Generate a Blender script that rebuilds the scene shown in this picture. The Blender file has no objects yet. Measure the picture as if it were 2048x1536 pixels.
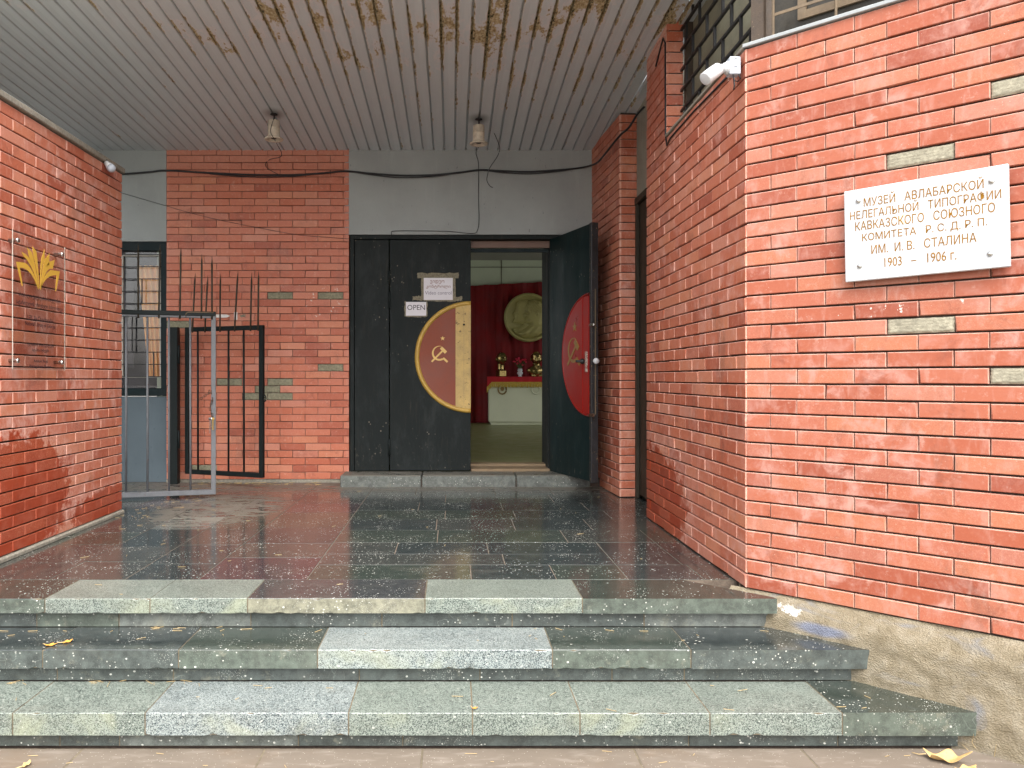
import bpy, bmesh, math, random
from mathutils import Matrix, Vector
random.seed(7)
sc = bpy.context.scene
COL = sc.collection
R = math.radians
# ------------------------------------------------------------------ camera, sky, sun, exposure
EYE = 1.06
cam = bpy.data.cameras.new('camera'); cam_o = bpy.data.objects.new('camera', cam); COL.objects.link(cam_o)
cam_o.location = (0, 0, EYE); cam_o.rotation_euler = (R(90), 0, 0)
cam.sensor_width = 36; cam.lens = 36*1590/2048; cam.shift_x = 119/2048; cam.shift_y = -11/2048
cam.clip_start = .05; cam.clip_end = 2000
sc.camera = cam_o
w = bpy.data.worlds.new('World'); sc.world = w; w.use_nodes = True
nt = w.node_tree; nt.nodes.clear()
sky = nt.nodes.new('ShaderNodeTexSky'); sky.sky_type = 'NISHITA'; sky.sun_disc = False
SUN_EL, SUN_AZ = 54, 172          # azimuth clockwise from +Y
sky.sun_elevation = R(SUN_EL); sky.sun_rotation = R(SUN_AZ); sky.dust_density = 4; sky.air_density = 1.2; sky.ozone_density = 1
hs = nt.nodes.new('ShaderNodeHueSaturation'); hs.inputs['Saturation'].default_value = .22
bg = nt.nodes.new('ShaderNodeBackground'); bg.inputs['Strength'].default_value = .15
wo = nt.nodes.new('ShaderNodeOutputWorld')
nt.links.new(sky.outputs[0], hs.inputs['Color']); nt.links.new(hs.outputs[0], bg.inputs['Color']); nt.links.new(bg.outputs[0], wo.inputs['Surface'])
sl = bpy.data.lights.new('sun', 'SUN'); sl.energy = .9; sl.angle = R(60); sl.color = (1, .95, .88)
so = bpy.data.objects.new('sun', sl); COL.objects.link(so)
d = Vector((math.sin(R(SUN_AZ))*math.cos(R(SUN_EL)), math.cos(R(SUN_AZ))*math.cos(R(SUN_EL)), math.sin(R(SUN_EL))))
so.rotation_euler = d.to_track_quat('Z', 'Y').to_euler(); so.location = (-3, -6, 9)
vs = sc.view_settings
sc.display_settings.display_device = 'sRGB'
vs.view_transform = 'Standard'; vs.look = 'None'; vs.exposure = 1.75; vs.gamma = 1; vs.use_curve_mapping = False
sc.cycles.max_bounces = 8; sc.cycles.diffuse_bounces = 5; sc.cycles.glossy_bounces = 4

# ------------------------------------------------------------------ node helpers
class NT:
    def __init__(s, name):
        s.m = bpy.data.materials.new(name); s.m.use_nodes = True; s.t = s.m.node_tree; s.t.nodes.clear()
        s.out = s.n('ShaderNodeOutputMaterial'); s.b = s.n('ShaderNodeBsdfPrincipled'); s.l(s.b.outputs[0], s.out.inputs[0])
    def n(s, k): return s.t.nodes.new(k)
    def l(s, a, b): s.t.links.new(a, b)
    def put(s, sock, v):
        if v is None: return
        if isinstance(v, bpy.types.NodeSocket): s.l(v, sock)
        elif isinstance(v, (tuple, list)): sock.default_value = (*v, 1) if len(v) == 3 and len(sock.default_value) == 4 else v
        elif hasattr(sock.default_value, '__len__'): sock.default_value = (v, v, v, 1)
        else: sock.default_value = v
    def math(s, op, a, b=None, clamp=False):
        n = s.n('ShaderNodeMath'); n.operation = op; n.use_clamp = clamp; s.put(n.inputs[0], a)
        if b is not None: s.put(n.inputs[1], b)
        return n.outputs[0]
    def pos(s, scale=(1, 1, 1), obj=False, off=(0, 0, 0)):
        if obj: c = s.n('ShaderNodeTexCoord').outputs['Object']
        else: c = s.n('ShaderNodeNewGeometry').outputs['Position']
        m = s.n('ShaderNodeMapping'); s.l(c, m.inputs[0]); m.inputs['Scale'].default_value = scale; m.inputs['Location'].default_value = off
        return m.outputs[0]
    def noise(s, scale, detail=3, rough=.55, vec=None, dist=0):
        n = s.n('ShaderNodeTexNoise'); n.inputs['Scale'].default_value = scale; n.inputs['Detail'].default_value = detail
        n.inputs['Roughness'].default_value = rough; n.inputs['Distortion'].default_value = dist
        s.l(vec or s.pos(), n.inputs['Vector']); return n.outputs['Fac']
    def voro(s, scale, vec=None, feat='F1', out='Distance', rnd=1):
        n = s.n('ShaderNodeTexVoronoi'); n.feature = feat; n.inputs['Scale'].default_value = scale; n.inputs['Randomness'].default_value = rnd
        s.l(vec or s.pos(), n.inputs['Vector']); return n.outputs[out]
    def ramp(s, fac, stops, interp='LINEAR'):
        n = s.n('ShaderNodeValToRGB'); s.put(n.inputs[0], fac); cr = n.color_ramp; cr.interpolation = interp
        while len(cr.elements) < len(stops): cr.elements.new(.5)
        for e, (p, c) in zip(cr.elements, stops):
            e.position = p; e.color = (c, c, c, 1) if isinstance(c, (int, float)) else (*c, 1)
        return n.outputs[0]
    def step(s, v, a, b):
        n = s.n('ShaderNodeMapRange'); n.interpolation_type = 'SMOOTHSTEP'; s.put(n.inputs[0], v)
        n.inputs[1].default_value = a; n.inputs[2].default_value = b; return n.outputs[0]
    def mix(s, f, a, b, mode='MIX'):
        n = s.n('ShaderNodeMix'); n.data_type = 'RGBA'; n.blend_type = mode; s.put(n.inputs[0], f); s.put(n.inputs[6], a); s.put(n.inputs[7], b); return n.outputs[2]
    def bump(s, h, strength=.3, dist=.01, normal=None):
        n = s.n('ShaderNodeBump'); n.inputs['Strength'].default_value = strength; n.inputs['Distance'].default_value = dist
        s.l(h, n.inputs['Height'])
        if normal: s.l(normal, n.inputs['Normal'])
        return n.outputs[0]
    def ellip(s, c, r, obj=False):
        """1 inside an ellipsoid fading to 0 outside, world space"""
        m = s.n('ShaderNodeMapping'); m.vector_type = 'TEXTURE'
        s.l(s.n('ShaderNodeNewGeometry').outputs['Position'], m.inputs[0]); m.inputs['Location'].default_value = c; m.inputs['Scale'].default_value = r
        v = s.n('ShaderNodeVectorMath'); v.operation = 'LENGTH'; s.l(m.outputs[0], v.inputs[0])
        return s.math('SUBTRACT', 1.5, v.outputs['Value'])
    def done(s, col, rough=.5, normal=None, metal=0, spec=None, coat=None):
        s.put(s.b.inputs['Base Color'], col); s.put(s.b.inputs['Roughness'], rough); s.put(s.b.inputs['Metallic'], metal)
        if normal: s.l(normal, s.b.inputs['Normal'])
        if spec is not None: s.put(s.b.inputs['Specular IOR Level'], spec)
        if coat is not None: s.put(s.b.inputs['Coat Weight'], coat); s.b.inputs['Coat Roughness'].default_value = .12
        return s.m

def paint(name, c, rough=.5, var=.25, scale=6, bump=.15, metal=0, wear=None, wear_amt=.62, fine=90, spec=None):
    t = NT(name)
    a = t.noise(scale, 5, .6); f = t.noise(fine, 3, .6)
    k = t.math('ADD', t.math('MULTIPLY', a, .7), t.math('MULTIPLY', f, .3))
    col = t.ramp(k, [(.25, tuple(x*(1-var) for x in c)), (.5, c), (.75, tuple(min(1, x*(1+var)) for x in c))])
    if wear is not None:
        wm = t.step(t.noise(scale*2.5, 8, .75), wear_amt, wear_amt+.05); col = t.mix(wm, col, wear)
    rr = t.ramp(a, [(.3, max(0, rough-.1)), (.7, min(1, rough+.12))])
    return t.done(col, rr, t.bump(f, bump, .004), metal, spec)

# ------------------------------------------------------------------ geometry helpers
class MB:
    def __init__(s): s.v = []; s.f = []; s.sm = []
    def add(s, v, f, smooth=False):
        o = len(s.v); s.v += [tuple(p) for p in v]; s.f += [tuple(i+o for i in q) for q in f]; s.sm += [smooth]*len(f); return s
    def box(s, x0, x1, y0, y1, z0, z1, b=0, M=None):
        if b <= 0:
            v = [(x, y, z) for x in (x0, x1) for y in (y0, y1) for z in (z0, z1)]
            f = [(0, 1, 3, 2), (4, 6, 7, 5), (0, 4, 5, 1), (2, 3, 7, 6), (0, 2, 6, 4), (1, 5, 7, 3)]
        else:
            b = min(b, (x1-x0)*.45, (y1-y0)*.45, (z1-z0)*.45)
            bm = bmesh.new(); bmesh.ops.create_cube(bm, size=1)
            for p in bm.verts: p.co = Vector((x0+(p.co.x+.5)*(x1-x0), y0+(p.co.y+.5)*(y1-y0), z0+(p.co.z+.5)*(z1-z0)))
            bmesh.ops.bevel(bm, geom=list(bm.edges), offset=b, segments=1, affect='EDGES')
            bm.verts.index_update(); v = [tuple(p.co) for p in bm.verts]; f = [tuple(q.index for q in g.verts) for g in bm.faces]; bm.free()
        if M: v = [tuple(M @ Vector(p)) for p in v]
        return s.add(v, f)
    def bar(s, a, b, r=.01, sides=4, r2=None, rot=None, depth=None):
        """bar from a to b with square (sides 4) or round section"""
        a = Vector(a); b = Vector(b); d = (b-a).normalized(); r2 = r if r2 is None else r2
        up = Vector((0, 1, 0)) if abs(d.y) < .9 else Vector((0, 0, 1))
        u = d.cross(up).normalized(); v = d.cross(u)
        off = math.pi/sides if rot is None else rot; k = 1/math.cos(math.pi/sides) if sides == 4 else 1
        vs_, fs = [], []
        for c, rr in ((a, r), (b, r2)):
            for i in range(sides):
                t = off+2*math.pi*i/sides; vs_.append(c+(u*math.cos(t)+v*math.sin(t)*(depth/r if depth else 1))*rr*k)
        n = sides
        fs = [(i, (i+1) % n, n+(i+1) % n, n+i) for i in range(n)]+[tuple(range(n))[::-1], tuple(range(n, 2*n))]
        return s.add(vs_, fs, sides > 6)
    def tube(s, pts, r, sides=6, closed=False):
        pts = [Vector(p) for p in pts]; n = len(pts); vs_ = []; fs = []
        for i, p in enumerate(pts):
            d = (pts[min(i+1, n-1)]-pts[max(i-1, 0)]).normalized()
            if closed: d = (pts[(i+1) % n]-pts[i-1]).normalized()
            up = Vector((0, 0, 1)) if abs(d.z) < .95 else Vector((1, 0, 0))
            u = d.cross(up).normalized(); v = d.cross(u); rr = r[i] if isinstance(r, (list, tuple)) else r
            for k in range(sides): t = 2*math.pi*k/sides; vs_.append(p+(u*math.cos(t)+v*math.sin(t))*rr)
        for i in range(n if closed else n-1):
            for k in range(sides): a = i*sides; b_ = ((i+1) % n)*sides; fs.append((a+k, a+(k+1) % sides, b_+(k+1) % sides, b_+k))
        if not closed: fs += [tuple(range(sides))[::-1], tuple(range((n-1)*sides, n*sides))]
        return s.add(vs_, fs, True)
    def lathe(s, prof, c=(0, 0, 0), sides=24, M=None):
        vs_ = []; fs = []
        for r, z in prof:
            for k in range(sides): t = 2*math.pi*k/sides; vs_.append(Vector((r*math.cos(t), r*math.sin(t), z)))
        for i in range(len(prof)-1):
            for k in range(sides): a = i*sides; fs.append((a+k, a+(k+1) % sides, a+sides+(k+1) % sides, a+sides+k))
        if prof[0][0] > 1e-5: fs.append(tuple(range(sides))[::-1])
        if prof[-1][0] > 1e-5: fs.append(tuple(range((len(prof)-1)*sides, len(prof)*sides)))
        if M: vs_ = [M @ p for p in vs_]
        vs_ = [p+Vector(c) for p in vs_]
        return s.add(vs_, fs, True)
    def prism(s, poly, y0, y1, M=None):
        """polygon of (x, z), extruded from y0 (front) to y1 (back)"""
        n = len(poly); v = [Vector((x, y0, z)) for x, z in poly]+[Vector((x, y1, z)) for x, z in poly]
        area = sum(poly[i][0]*poly[(i+1) % n][1]-poly[(i+1) % n][0]*poly[i][1] for i in range(n))
        fr = tuple(range(n)) if area > 0 else tuple(range(n))[::-1]
        f = [fr, tuple(i+n for i in fr[::-1])]+[((i, i+n, (i+1) % n+n, (i+1) % n) if area > 0 else (i, (i+1) % n, (i+1) % n+n, i+n)) for i in range(n)]
        if M: v = [M @ p for p in v]
        return s.add(v, f)
    def mesh(s, name, m):
        me = bpy.data.meshes.new(name); me.from_pydata(s.v, [], s.f); me.validate()
        if len(me.polygons) == len(s.sm): me.polygons.foreach_set('use_smooth', s.sm)
        for k in (m if isinstance(m, (list, tuple)) else [m]): me.materials.append(k)
        me.update(); return me
    def build(s, name, m, parent=None, loc=None, rot=None, **tags):
        o = bpy.data.objects.new(name, s.mesh(name, m)); COL.objects.link(o); o.parent = parent
        if loc: o.location = loc
        if rot: o.rotation_euler = rot
        for k, v in tags.items(): o[k] = v
        return o
def fixnormals(o):
    bm = bmesh.new(); bm.from_mesh(o.data); bmesh.ops.recalc_face_normals(bm, faces=bm.faces); bm.to_mesh(o.data); bm.free(); return o
def thing(name, label, cat, loc=(0, 0, 0), rz=0, group=None, parent=None):
    o = bpy.data.objects.new(name, None); COL.objects.link(o); o.location = loc; o.rotation_euler = (0, 0, rz); o.empty_display_size = .1
    o['label'] = label; o['category'] = cat
    if group: o['group'] = group
    return o
def tag(o, label, cat, group=None):
    o['label'] = label; o['category'] = cat
    if group: o['group'] = group
    return o
def inst(name, me, parent, loc, rot=(0, 0, 0), **tags):
    o = bpy.data.objects.new(name, me); COL.objects.link(o); o.parent = parent; o.location = loc; o.rotation_euler = rot
    for k, v in tags.items(): o[k] = v
    return o
def px(x, y, Y):
    """where a point of the photograph (full size) lies on the plane at depth Y"""
    s = 1590/Y; return Vector(((x-905)/s, Y, EYE+(757-y)/s))
_fc = {}
def text(body, w_, h_, name, m, parent, c, depth=.002, offset=0, align='C', y=0, shear=0, gap=.03):
    """lettering as flat mesh: c = centre (x, z) in the parent's plane, y = front"""
    cu = bpy.data.curves.new('lettering', 'FONT'); cu.body = body; cu.size = 1; cu.resolution_u = 3; cu.offset = offset
    cu.extrude = .01
    o = bpy.data.objects.new('lettering', cu); COL.objects.link(o); bpy.context.view_layer.update()
    me = bpy.data.meshes.new_from_object(o.evaluated_get(bpy.context.evaluated_depsgraph_get())); bpy.data.objects.remove(o); bpy.data.curves.remove(cu)
    if not me.vertices: return None
    xs = [v.co.x for v in me.vertices]; ys = [v.co.y for v in me.vertices]
    x0, x1, y0, y1 = min(xs), max(xs), min(ys), max(ys)
    kx = w_/(x1-x0); kz = (h_/(y1-y0)) if h_ else kx
    for v in me.vertices:
        X, Z = (v.co.x-(x0+x1)/2)*kx+c[0], (v.co.y-(y0+y1)/2)*kz+c[1]
        v.co = Vector((X+shear*Z, y-(depth if v.co.z > 0 else 0), Z))
    # one mesh per word
    bm = bmesh.new(); bm.from_mesh(me); bpy.data.meshes.remove(me); bm.verts.ensure_lookup_table(); seen = set(); isl = []
    for v0 in bm.verts:
        if v0.index in seen: continue
        st_ = [v0]; seen.add(v0.index); g_ = []
        while st_:
            q = st_.pop(); g_.append(q.index)
            for e_ in q.link_edges:
                o_ = e_.other_vert(q)
                if o_.index not in seen: seen.add(o_.index); st_.append(o_)
        isl.append(g_)
    iv = sorted((min(bm.verts[i].co.x for i in g_), max(bm.verts[i].co.x for i in g_), g_) for g_ in isl)
    words = []; end = -1e9
    for a_, b_, g_ in iv:
        if a_-end > gap*w_: words.append([])
        words[-1] += g_; end = max(end, b_)
    out = []
    for g_ in words:
        gi = {i: n_ for n_, i in enumerate(g_)}
        mb = MB().add([tuple(bm.verts[i].co) for i in g_], [tuple(gi[v_.index] for v_ in f_.verts) for f_ in bm.faces if f_.verts[0].index in gi])
        out.append(mb.build(name, m, parent))
    bm.free(); return out

# ------------------------------------------------------------------ materials
def mat_brick(name, edge=.8, wet=(), bloom=.5, splat=None, val=1.0):
    t = NT(name)
    rnd = t.n('ShaderNodeObjectInfo').outputs['Random']
    V = lambda c: tuple(min(1, x*val) for x in c)  # val scales the brick tone per wall to offset the light there
    base = t.ramp(rnd, [(0, V((.33, .085, .05))), (.15, V((.42, .115, .062))), (.4, V((.47, .148, .085))), (.62, V((.46, .14, .085))), (.82, V((.51, .18, .098))), (.95, V((.49, .19, .13))), (1, V((.38, .105, .065)))])
    big = t.noise(1.3, 4, .6); mid = t.noise(9, 5, .65, dist=.4); fine = t.noise(70, 4, .6); worm = t.noise(160, 2, .5, dist=1.5)
    st = t.noise(26, 4, .6, t.pos((1, 1, .25)))
    m1 = t.math('MULTIPLY', t.step(mid, .45, .75), t.step(big, .35, .62)); m1 = t.math('MULTIPLY', m1, bloom*1.3, True)
    col = t.mix(m1, base, V((.56, .29, .235)))
    col = t.mix(t.math('MULTIPLY', t.step(fine, .5, .8), .35), col, V((.56, .24, .15)))
    col = t.mix(t.math('MULTIPLY', t.step(st, .52, .74), .22*bloom*2), col, V((.58, .33, .27)))
    col = t.mix(t.math('MULTIPLY', t.step(t.noise(5, 7, .75, dist=.5), .54, .70), .55), col, V((.24, .07, .045)))
    col = t.mix(t.math('MULTIPLY', t.step(t.noise(2.2, 8, .75, t.pos((1, 1, .5), off=(5, 5, 5))), .55, .68), .35), col, V((.13, .075, .06)))
    col = t.mix(t.math('MULTIPLY', t.step(t.noise(19, 7, .75, t.pos(off=(1, 8, 2))), .56, .68), .5), col, V((.60, .35, .28)))
    g = t.n('ShaderNodeSeparateXYZ'); t.l(t.n('ShaderNodeTexCoord').outputs['Generated'], g.inputs[0])
    ez = t.step(g.outputs[2], .90, .97); ex = t.step(t.math('ABSOLUTE', t.math('SUBTRACT', g.outputs[0], .5)), .478, .497)
    e = t.math('MULTIPLY', t.math('MAXIMUM', ez, ex), t.ramp(t.noise(40, 4, .6), [(.3, .35*edge), (.65, .95*edge)]))
    col = t.mix(e, col, V((.66, .42, .34)))
    rough = t.ramp(mid, [(.3, .36), (.7, .52)])
    if wet:
        wm = None
        for c, r in wet:
            q = t.ellip(c, r); wm = q if wm is None else t.math('MAXIMUM', wm, q)
        wm0 = wm; wm = t.step(t.math('ADD', wm, t.math('MULTIPLY', t.math('SUBTRACT', t.noise(14, 7, .75), .5), 1.5)), .42, .56)
        dry = t.math('MULTIPLY', t.math('MULTIPLY', t.step(wm0, .0, .5), t.math('SUBTRACT', 1, wm)), t.step(t.noise(45, 5, .75), .42, .56)); col = t.mix(t.math('MULTIPLY', dry, .55), col, (.66, .40, .34)); col = t.mix(wm, col, t.mix(.9, col, (.72, .30, .20), 'MULTIPLY')); col = t.mix(t.math('MULTIPLY', wm, .4), col, (.28, .05, .018))
        rough = t.mix(wm, rough, .3)
    if splat:
        sm = t.math('MULTIPLY', t.step(t.ellip(*splat), .5, .8), t.step(t.noise(22, 5, .7), .64, .66)); col = t.mix(sm, col, (.7, .62, .55))
    nick = t.step(t.voro(55, out='Distance'), .10, .06); nick = t.math('MULTIPLY', nick, t.step(t.noise(6, 2), .55, .62))
    col = t.mix(t.math('MULTIPLY', nick, .7), col, (.68, .5, .42))
    col = t.mix(t.math('MULTIPLY', t.step(worm, .52, .62), t.math('MULTIPLY', t.step(rnd, .45, .6), .35)), col, V((.60, .30, .19)))
    h = t.math('ADD', t.math('MULTIPLY', fine, .6), t.math('MULTIPLY', t.math('MULTIPLY', worm, t.step(rnd, .6, .8)), .8))
    return t.done(col, rough, t.bump(h, .35, .0025), 0, .3)

def mat_mortar(name='mortar', c=(.20, .155, .12)):
    t = NT(name); f = t.noise(45, 5, .7); b = t.noise(5, 4, .6)
    return t.done(t.mix(b, tuple(x*.5 for x in c), t.ramp(f, [(.3, tuple(x*.6 for x in c)), (.7, tuple(x*1.5 for x in c))])), .95, t.bump(f, .8, .006), 0, .2)

def mat_stone(name, kind):
    """polished top, honed weathered front edge; kind: dark, green, red, granite, granite_green"""
    t = NT(name); P = t.pos()
    rnd = t.n('ShaderNodeObjectInfo').outputs['Random']
    nz = t.n('ShaderNodeSeparateXYZ'); t.l(t.n('ShaderNodeNewGeometry').outputs['Normal'], nz.inputs[0]); up = t.step(nz.outputs[2], .5, .8)
    big = t.noise(3.5, 5, .6, dist=.6); mid = t.noise(18, 6, .7); grain = t.voro(330, out='Color'); gs = t.n('ShaderNodeSeparateColor'); t.l(grain, gs.inputs[0])
    g = gs.outputs[0]
    if kind.startswith('granite'):
        pale, dk, tint = {'granite': ((.285, .315, .30), (.010, .018, .024), (.11, .14, .14)), 'granite_green': ((.225, .255, .22), (.014, .022, .02), (.10, .125, .105)),
                          'granite_yellow': ((.36, .36, .27), (.035, .045, .03), (.19, .20, .14))}[kind]
        gg = t.math('ADD', t.math('ADD', t.math('MULTIPLY', g, .6), t.math('MULTIPLY', t.noise(110, 2, .5), .6)), t.math('MULTIPLY', t.math('SUBTRACT', big, .5), .25))
        top = t.ramp(gg, [(.36, dk), (.52, tint), (.66, pale)])
        front = t.mix(.1, top, tint)
        front = t.mix(t.math('MULTIPLY', t.step(big, .45, .7), .35), front, (.33, .34, .20))
        r_top = .34; r_front = .6
    else:
        c1, c2, fr = {'dark': ((.014, .019, .020), (.040, .048, .047), (.055, .066, .060)), 'green': ((.020, .030, .024), (.046, .054, .046), (.072, .088, .07)),
                      'red': ((.030, .021, .024), (.054, .040, .044), (.09, .07, .065)), 'slate': ((.022, .025, .024), (.056, .060, .054), (.07, .082, .07)), 'grey': ((.05, .06, .055), (.12, .13, .12), (.11, .122, .11)),
                      'yellow': ((.022, .026, .027), (.06, .062, .062), (.18, .175, .125))}[kind]
        top = t.ramp(mid, [(.3, c1), (.7, c2)]); top = t.mix(t.math('MULTIPLY', t.step(g, .75, .95), .25), top, tuple(x*2.4 for x in c2))
        front = t.mix(t.step(mid, .3, .7), tuple(x*.5 for x in fr), tuple(x*1.35 for x in fr)); front = t.mix(t.math('MULTIPLY', t.step(t.noise(11, 8, .78, t.pos(off=(3, 3, 3))), .56, .66), .5), front, (.22, .215, .16)); front = t.mix(t.math('MULTIPLY', t.step(g, .7, .9), .3), front, tuple(min(1, x*2) for x in fr))
        r_top = .055; r_front = .5
    soil = t.step(t.noise(7, 7, .75, t.pos((1, 1, 2.5), off=(9, 3, 1))), .48, .70)
    front = t.mix(t.math('MULTIPLY', soil, .45), front, (.055, .058, .045)); top = t.mix(t.math('MULTIPLY', t.step(t.noise(6, 7, .72, t.pos(off=(4, 7, 0))), .50, .72), .35), top, (.07, .072, .06))
    col = t.mix(up, front, top)
    # veins
    v = t.n('ShaderNodeTexVoronoi'); v.feature = 'DISTANCE_TO_EDGE'; v.inputs['Scale'].default_value = 3.2
    dis = t.n('ShaderNodeVectorMath'); dis.operation = 'ADD'; nn = t.n('ShaderNodeTexNoise'); nn.inputs['Scale'].default_value = 4; t.l(P, nn.inputs['Vector'])
    t.l(P, dis.inputs[0]); t.l(nn.outputs['Color'], dis.inputs[1]); t.l(dis.outputs[0], v.inputs['Vector'])
    ve = t.math('MULTIPLY', t.step(v.outputs['Distance'], .012, .003), t.step(t.noise(7, 3), .52, .62))
    if not kind.startswith('granite'): col = t.mix(t.math('MULTIPLY', ve, .22), col, (.35, .38, .34))
    # white debris flecks of several sizes and dust film
    s1 = t.math('MULTIPLY', t.step(t.voro(46), .17, .13), t.step(t.noise(2.6, 4, .6), .42, .58))
    s2 = t.math('MULTIPLY', t.step(t.voro(150, t.pos((1, .45, 1), off=(3, 1, 0))), .22, .17), t.step(t.noise(5.1, 4, .6), .50, .66))
    s3 = t.math('MULTIPLY', t.step(t.voro(26, t.pos((.8, 1.3, 1), off=(5, 2, 0))), .13, .10), t.step(t.noise(8, 3, .6), .50, .56))
    fl = t.math('MAXIMUM', t.math('MAXIMUM', s1, s2), s3)
    col = t.mix(t.math('MULTIPLY', fl, .45 if kind.startswith('granite') else .8), col, (.62, .62, .56))
    dust = t.step(t.noise(2.1, 7, .7, t.pos((1, 1.7, 1))), .52, .74)
    pz = t.n('ShaderNodeSeparateXYZ'); t.l(P, pz.inputs[0])
    silt = t.math('MULTIPLY', t.step(pz.outputs[1], 7.15, 7.75), t.step(t.noise(5, 8, .72, t.pos((.7, 2.2, 1), off=(2, 0, 0))), .38, .5))
    silt2 = t.math('MULTIPLY', t.step(t.ellip((-1.9, 6.5, 0), (.55, .9, .5)), .3, .9), t.step(t.noise(6, 8, .72, t.pos((.7, 2.2, 1))), .42, .52))
    silt = t.math('MULTIPLY', t.math('MAXIMUM', silt, silt2), up); dust = t.math('MAXIMUM', dust, silt)
    col = t.mix(t.math('ADD', t.math('MULTIPLY', dust, .14), t.math('MULTIPLY', silt, .45)), col, (.23, .21, .17))
    lt = t.step(t.noise(30, 3, .6), .55, .7)
    rough = t.mix(up, r_front, t.math('ADD', t.math('ADD', r_top, t.math('ADD', t.math('MULTIPLY', dust, .07), t.math('MULTIPLY', silt, .4))), t.math('MULTIPLY', fl, .5)))
    nrm = t.bump(t.math('ADD', t.noise(5, 3, .5), t.math('MULTIPLY', fl, .4)), .05, .01)
    n2 = t.bump(t.math('ADD', g, t.noise(60, 5, .7)), .05, .004, nrm)
    return t.done(col, rough, n2, 0, .62)

def mat_ceiling():
    t = NT('painted_sheet_metal')
    g = t.n('ShaderNodeSeparateXYZ'); t.l(t.n('ShaderNodeTexCoord').outputs['Generated'], g.inputs[0])
    P = t.n('ShaderNodeSeparateXYZ'); t.l(t.n('ShaderNodeNewGeometry').outputs['Position'], P.inputs[0])
    rnd = t.n('ShaderNodeObjectInfo').outputs['Random']
    st = t.pos((1, .22, 1)); a = t.noise(9, 5, .65, st); f = t.noise(60, 5, .7, t.pos((1, .5, 1)))
    col = t.mix(a, (.52, .575, .605), (.66, .71, .735)); col = t.mix(t.math('MULTIPLY', rnd, .35), col, (.52, .56, .58))
    front = t.step(P.outputs[1], 7.6, 5.3); side = t.step(P.outputs[0], -3.0, -.9); wet = t.math('MULTIPLY', front, side)
    edge = t.step(t.math('ABSOLUTE', t.math('SUBTRACT', g.outputs[0], .5)), .30, .46)
    n1 = t.noise(3.2, 6, .62, t.pos((1.6, .75, 1), off=(2.2, 0, 0))); n1b = t.noise(28, 6, .75, t.pos((1, .45, 1)))
    rs = t.math('ADD', t.math('ADD', n1, t.math('MULTIPLY', edge, .15)), t.math('ADD', t.math('MULTIPLY', wet, .20), t.math('MULTIPLY', t.math('SUBTRACT', n1b, .5), .42)))
    pale = t.step(rs, .69, .72); rust = t.step(rs, .775, .795); deep = t.step(rs, .88, .92)
    # chalky streaks along the seams
    seam = t.step(t.math('ABSOLUTE', t.math('SUBTRACT', g.outputs[0], .5)), .40, .48)
    ss = t.math('MULTIPLY', seam, t.step(t.math('ADD', t.noise(6, 6, .75, t.pos((3, .8, 1), off=(7, 0, 0))), t.math('MULTIPLY', wet, .16)), .57, .62))
    col = t.mix(t.math('MULTIPLY', pale, .75), col, (.66, .65, .66)); mold = t.math('MULTIPLY', t.math('MULTIPLY', wet, t.step(edge, .3, .8)), t.step(t.noise(75, 4, .7, t.pos((1, .5, 1))), .62, .66)); col = t.mix(t.math('MULTIPLY', ss, .7), col, (.72, .68, .62))
    rc = t.ramp(f, [(.3, (.10, .065, .03)), (.42, (.33, .24, .12)), (.55, (.50, .42, .25)), (.7, (.72, .67, .53))])
    col = t.mix(rust, col, rc)
    col = t.mix(t.math('MULTIPLY', deep, t.step(f, .5, .45)), col, (.035, .04, .02))
    dk = t.math('MULTIPLY', t.step(P.outputs[0], -1.2, -4.2), .3); col = t.mix(dk, col, (.22, .225, .225))  # shade painted into the colour, deeper towards the left
    col = t.mix(t.math('MULTIPLY', mold, .85), col, (.04, .04, .03))
    # soot around lamp fixings
    for c in ((-1.6, 7.12, 3.43), (.238, 7.24, 3.42)):
        col = t.mix(t.math('MULTIPLY', t.step(t.ellip(c, (.13, .17, .3)), .5, 1.3), .6), col, (.06, .055, .05))
    rough = t.mix(rust, t.ramp(a, [(.3, .42), (.7, .58)]), .9)
    h = t.math('ADD', t.math('MULTIPLY', pale, .25), t.math('MULTIPLY', t.math('MULTIPLY', rust, f), 1.2))
    return t.done(col, rough, t.bump(t.math('ADD', h, t.math('MULTIPLY', t.noise(5, 2, .5, t.pos((1, .3, 1))), .4)), .5, .006), 0, .4)

def mat_plaster(name, c, streak=.2):
    t = NT(name); a = t.noise(2.2, 6, .6); f = t.noise(55, 5, .65); s_ = t.noise(12, 5, .7, t.pos((1, 1, .12)))
    col = t.mix(a, tuple(x*.78 for x in c), tuple(x*1.18 for x in c)); col = t.mix(t.math('MULTIPLY', t.step(s_, .5, .8), streak), col, tuple(min(1, x*1.7) for x in c))
    col = t.mix(t.math('MULTIPLY', t.step(t.noise(35, 3, .5, t.pos((1, 1, .35))), .69, .72), .5), col, tuple(x*.25 for x in c))
    return t.done(col, .75, t.bump(f, .35, .004), 0, .35)

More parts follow.
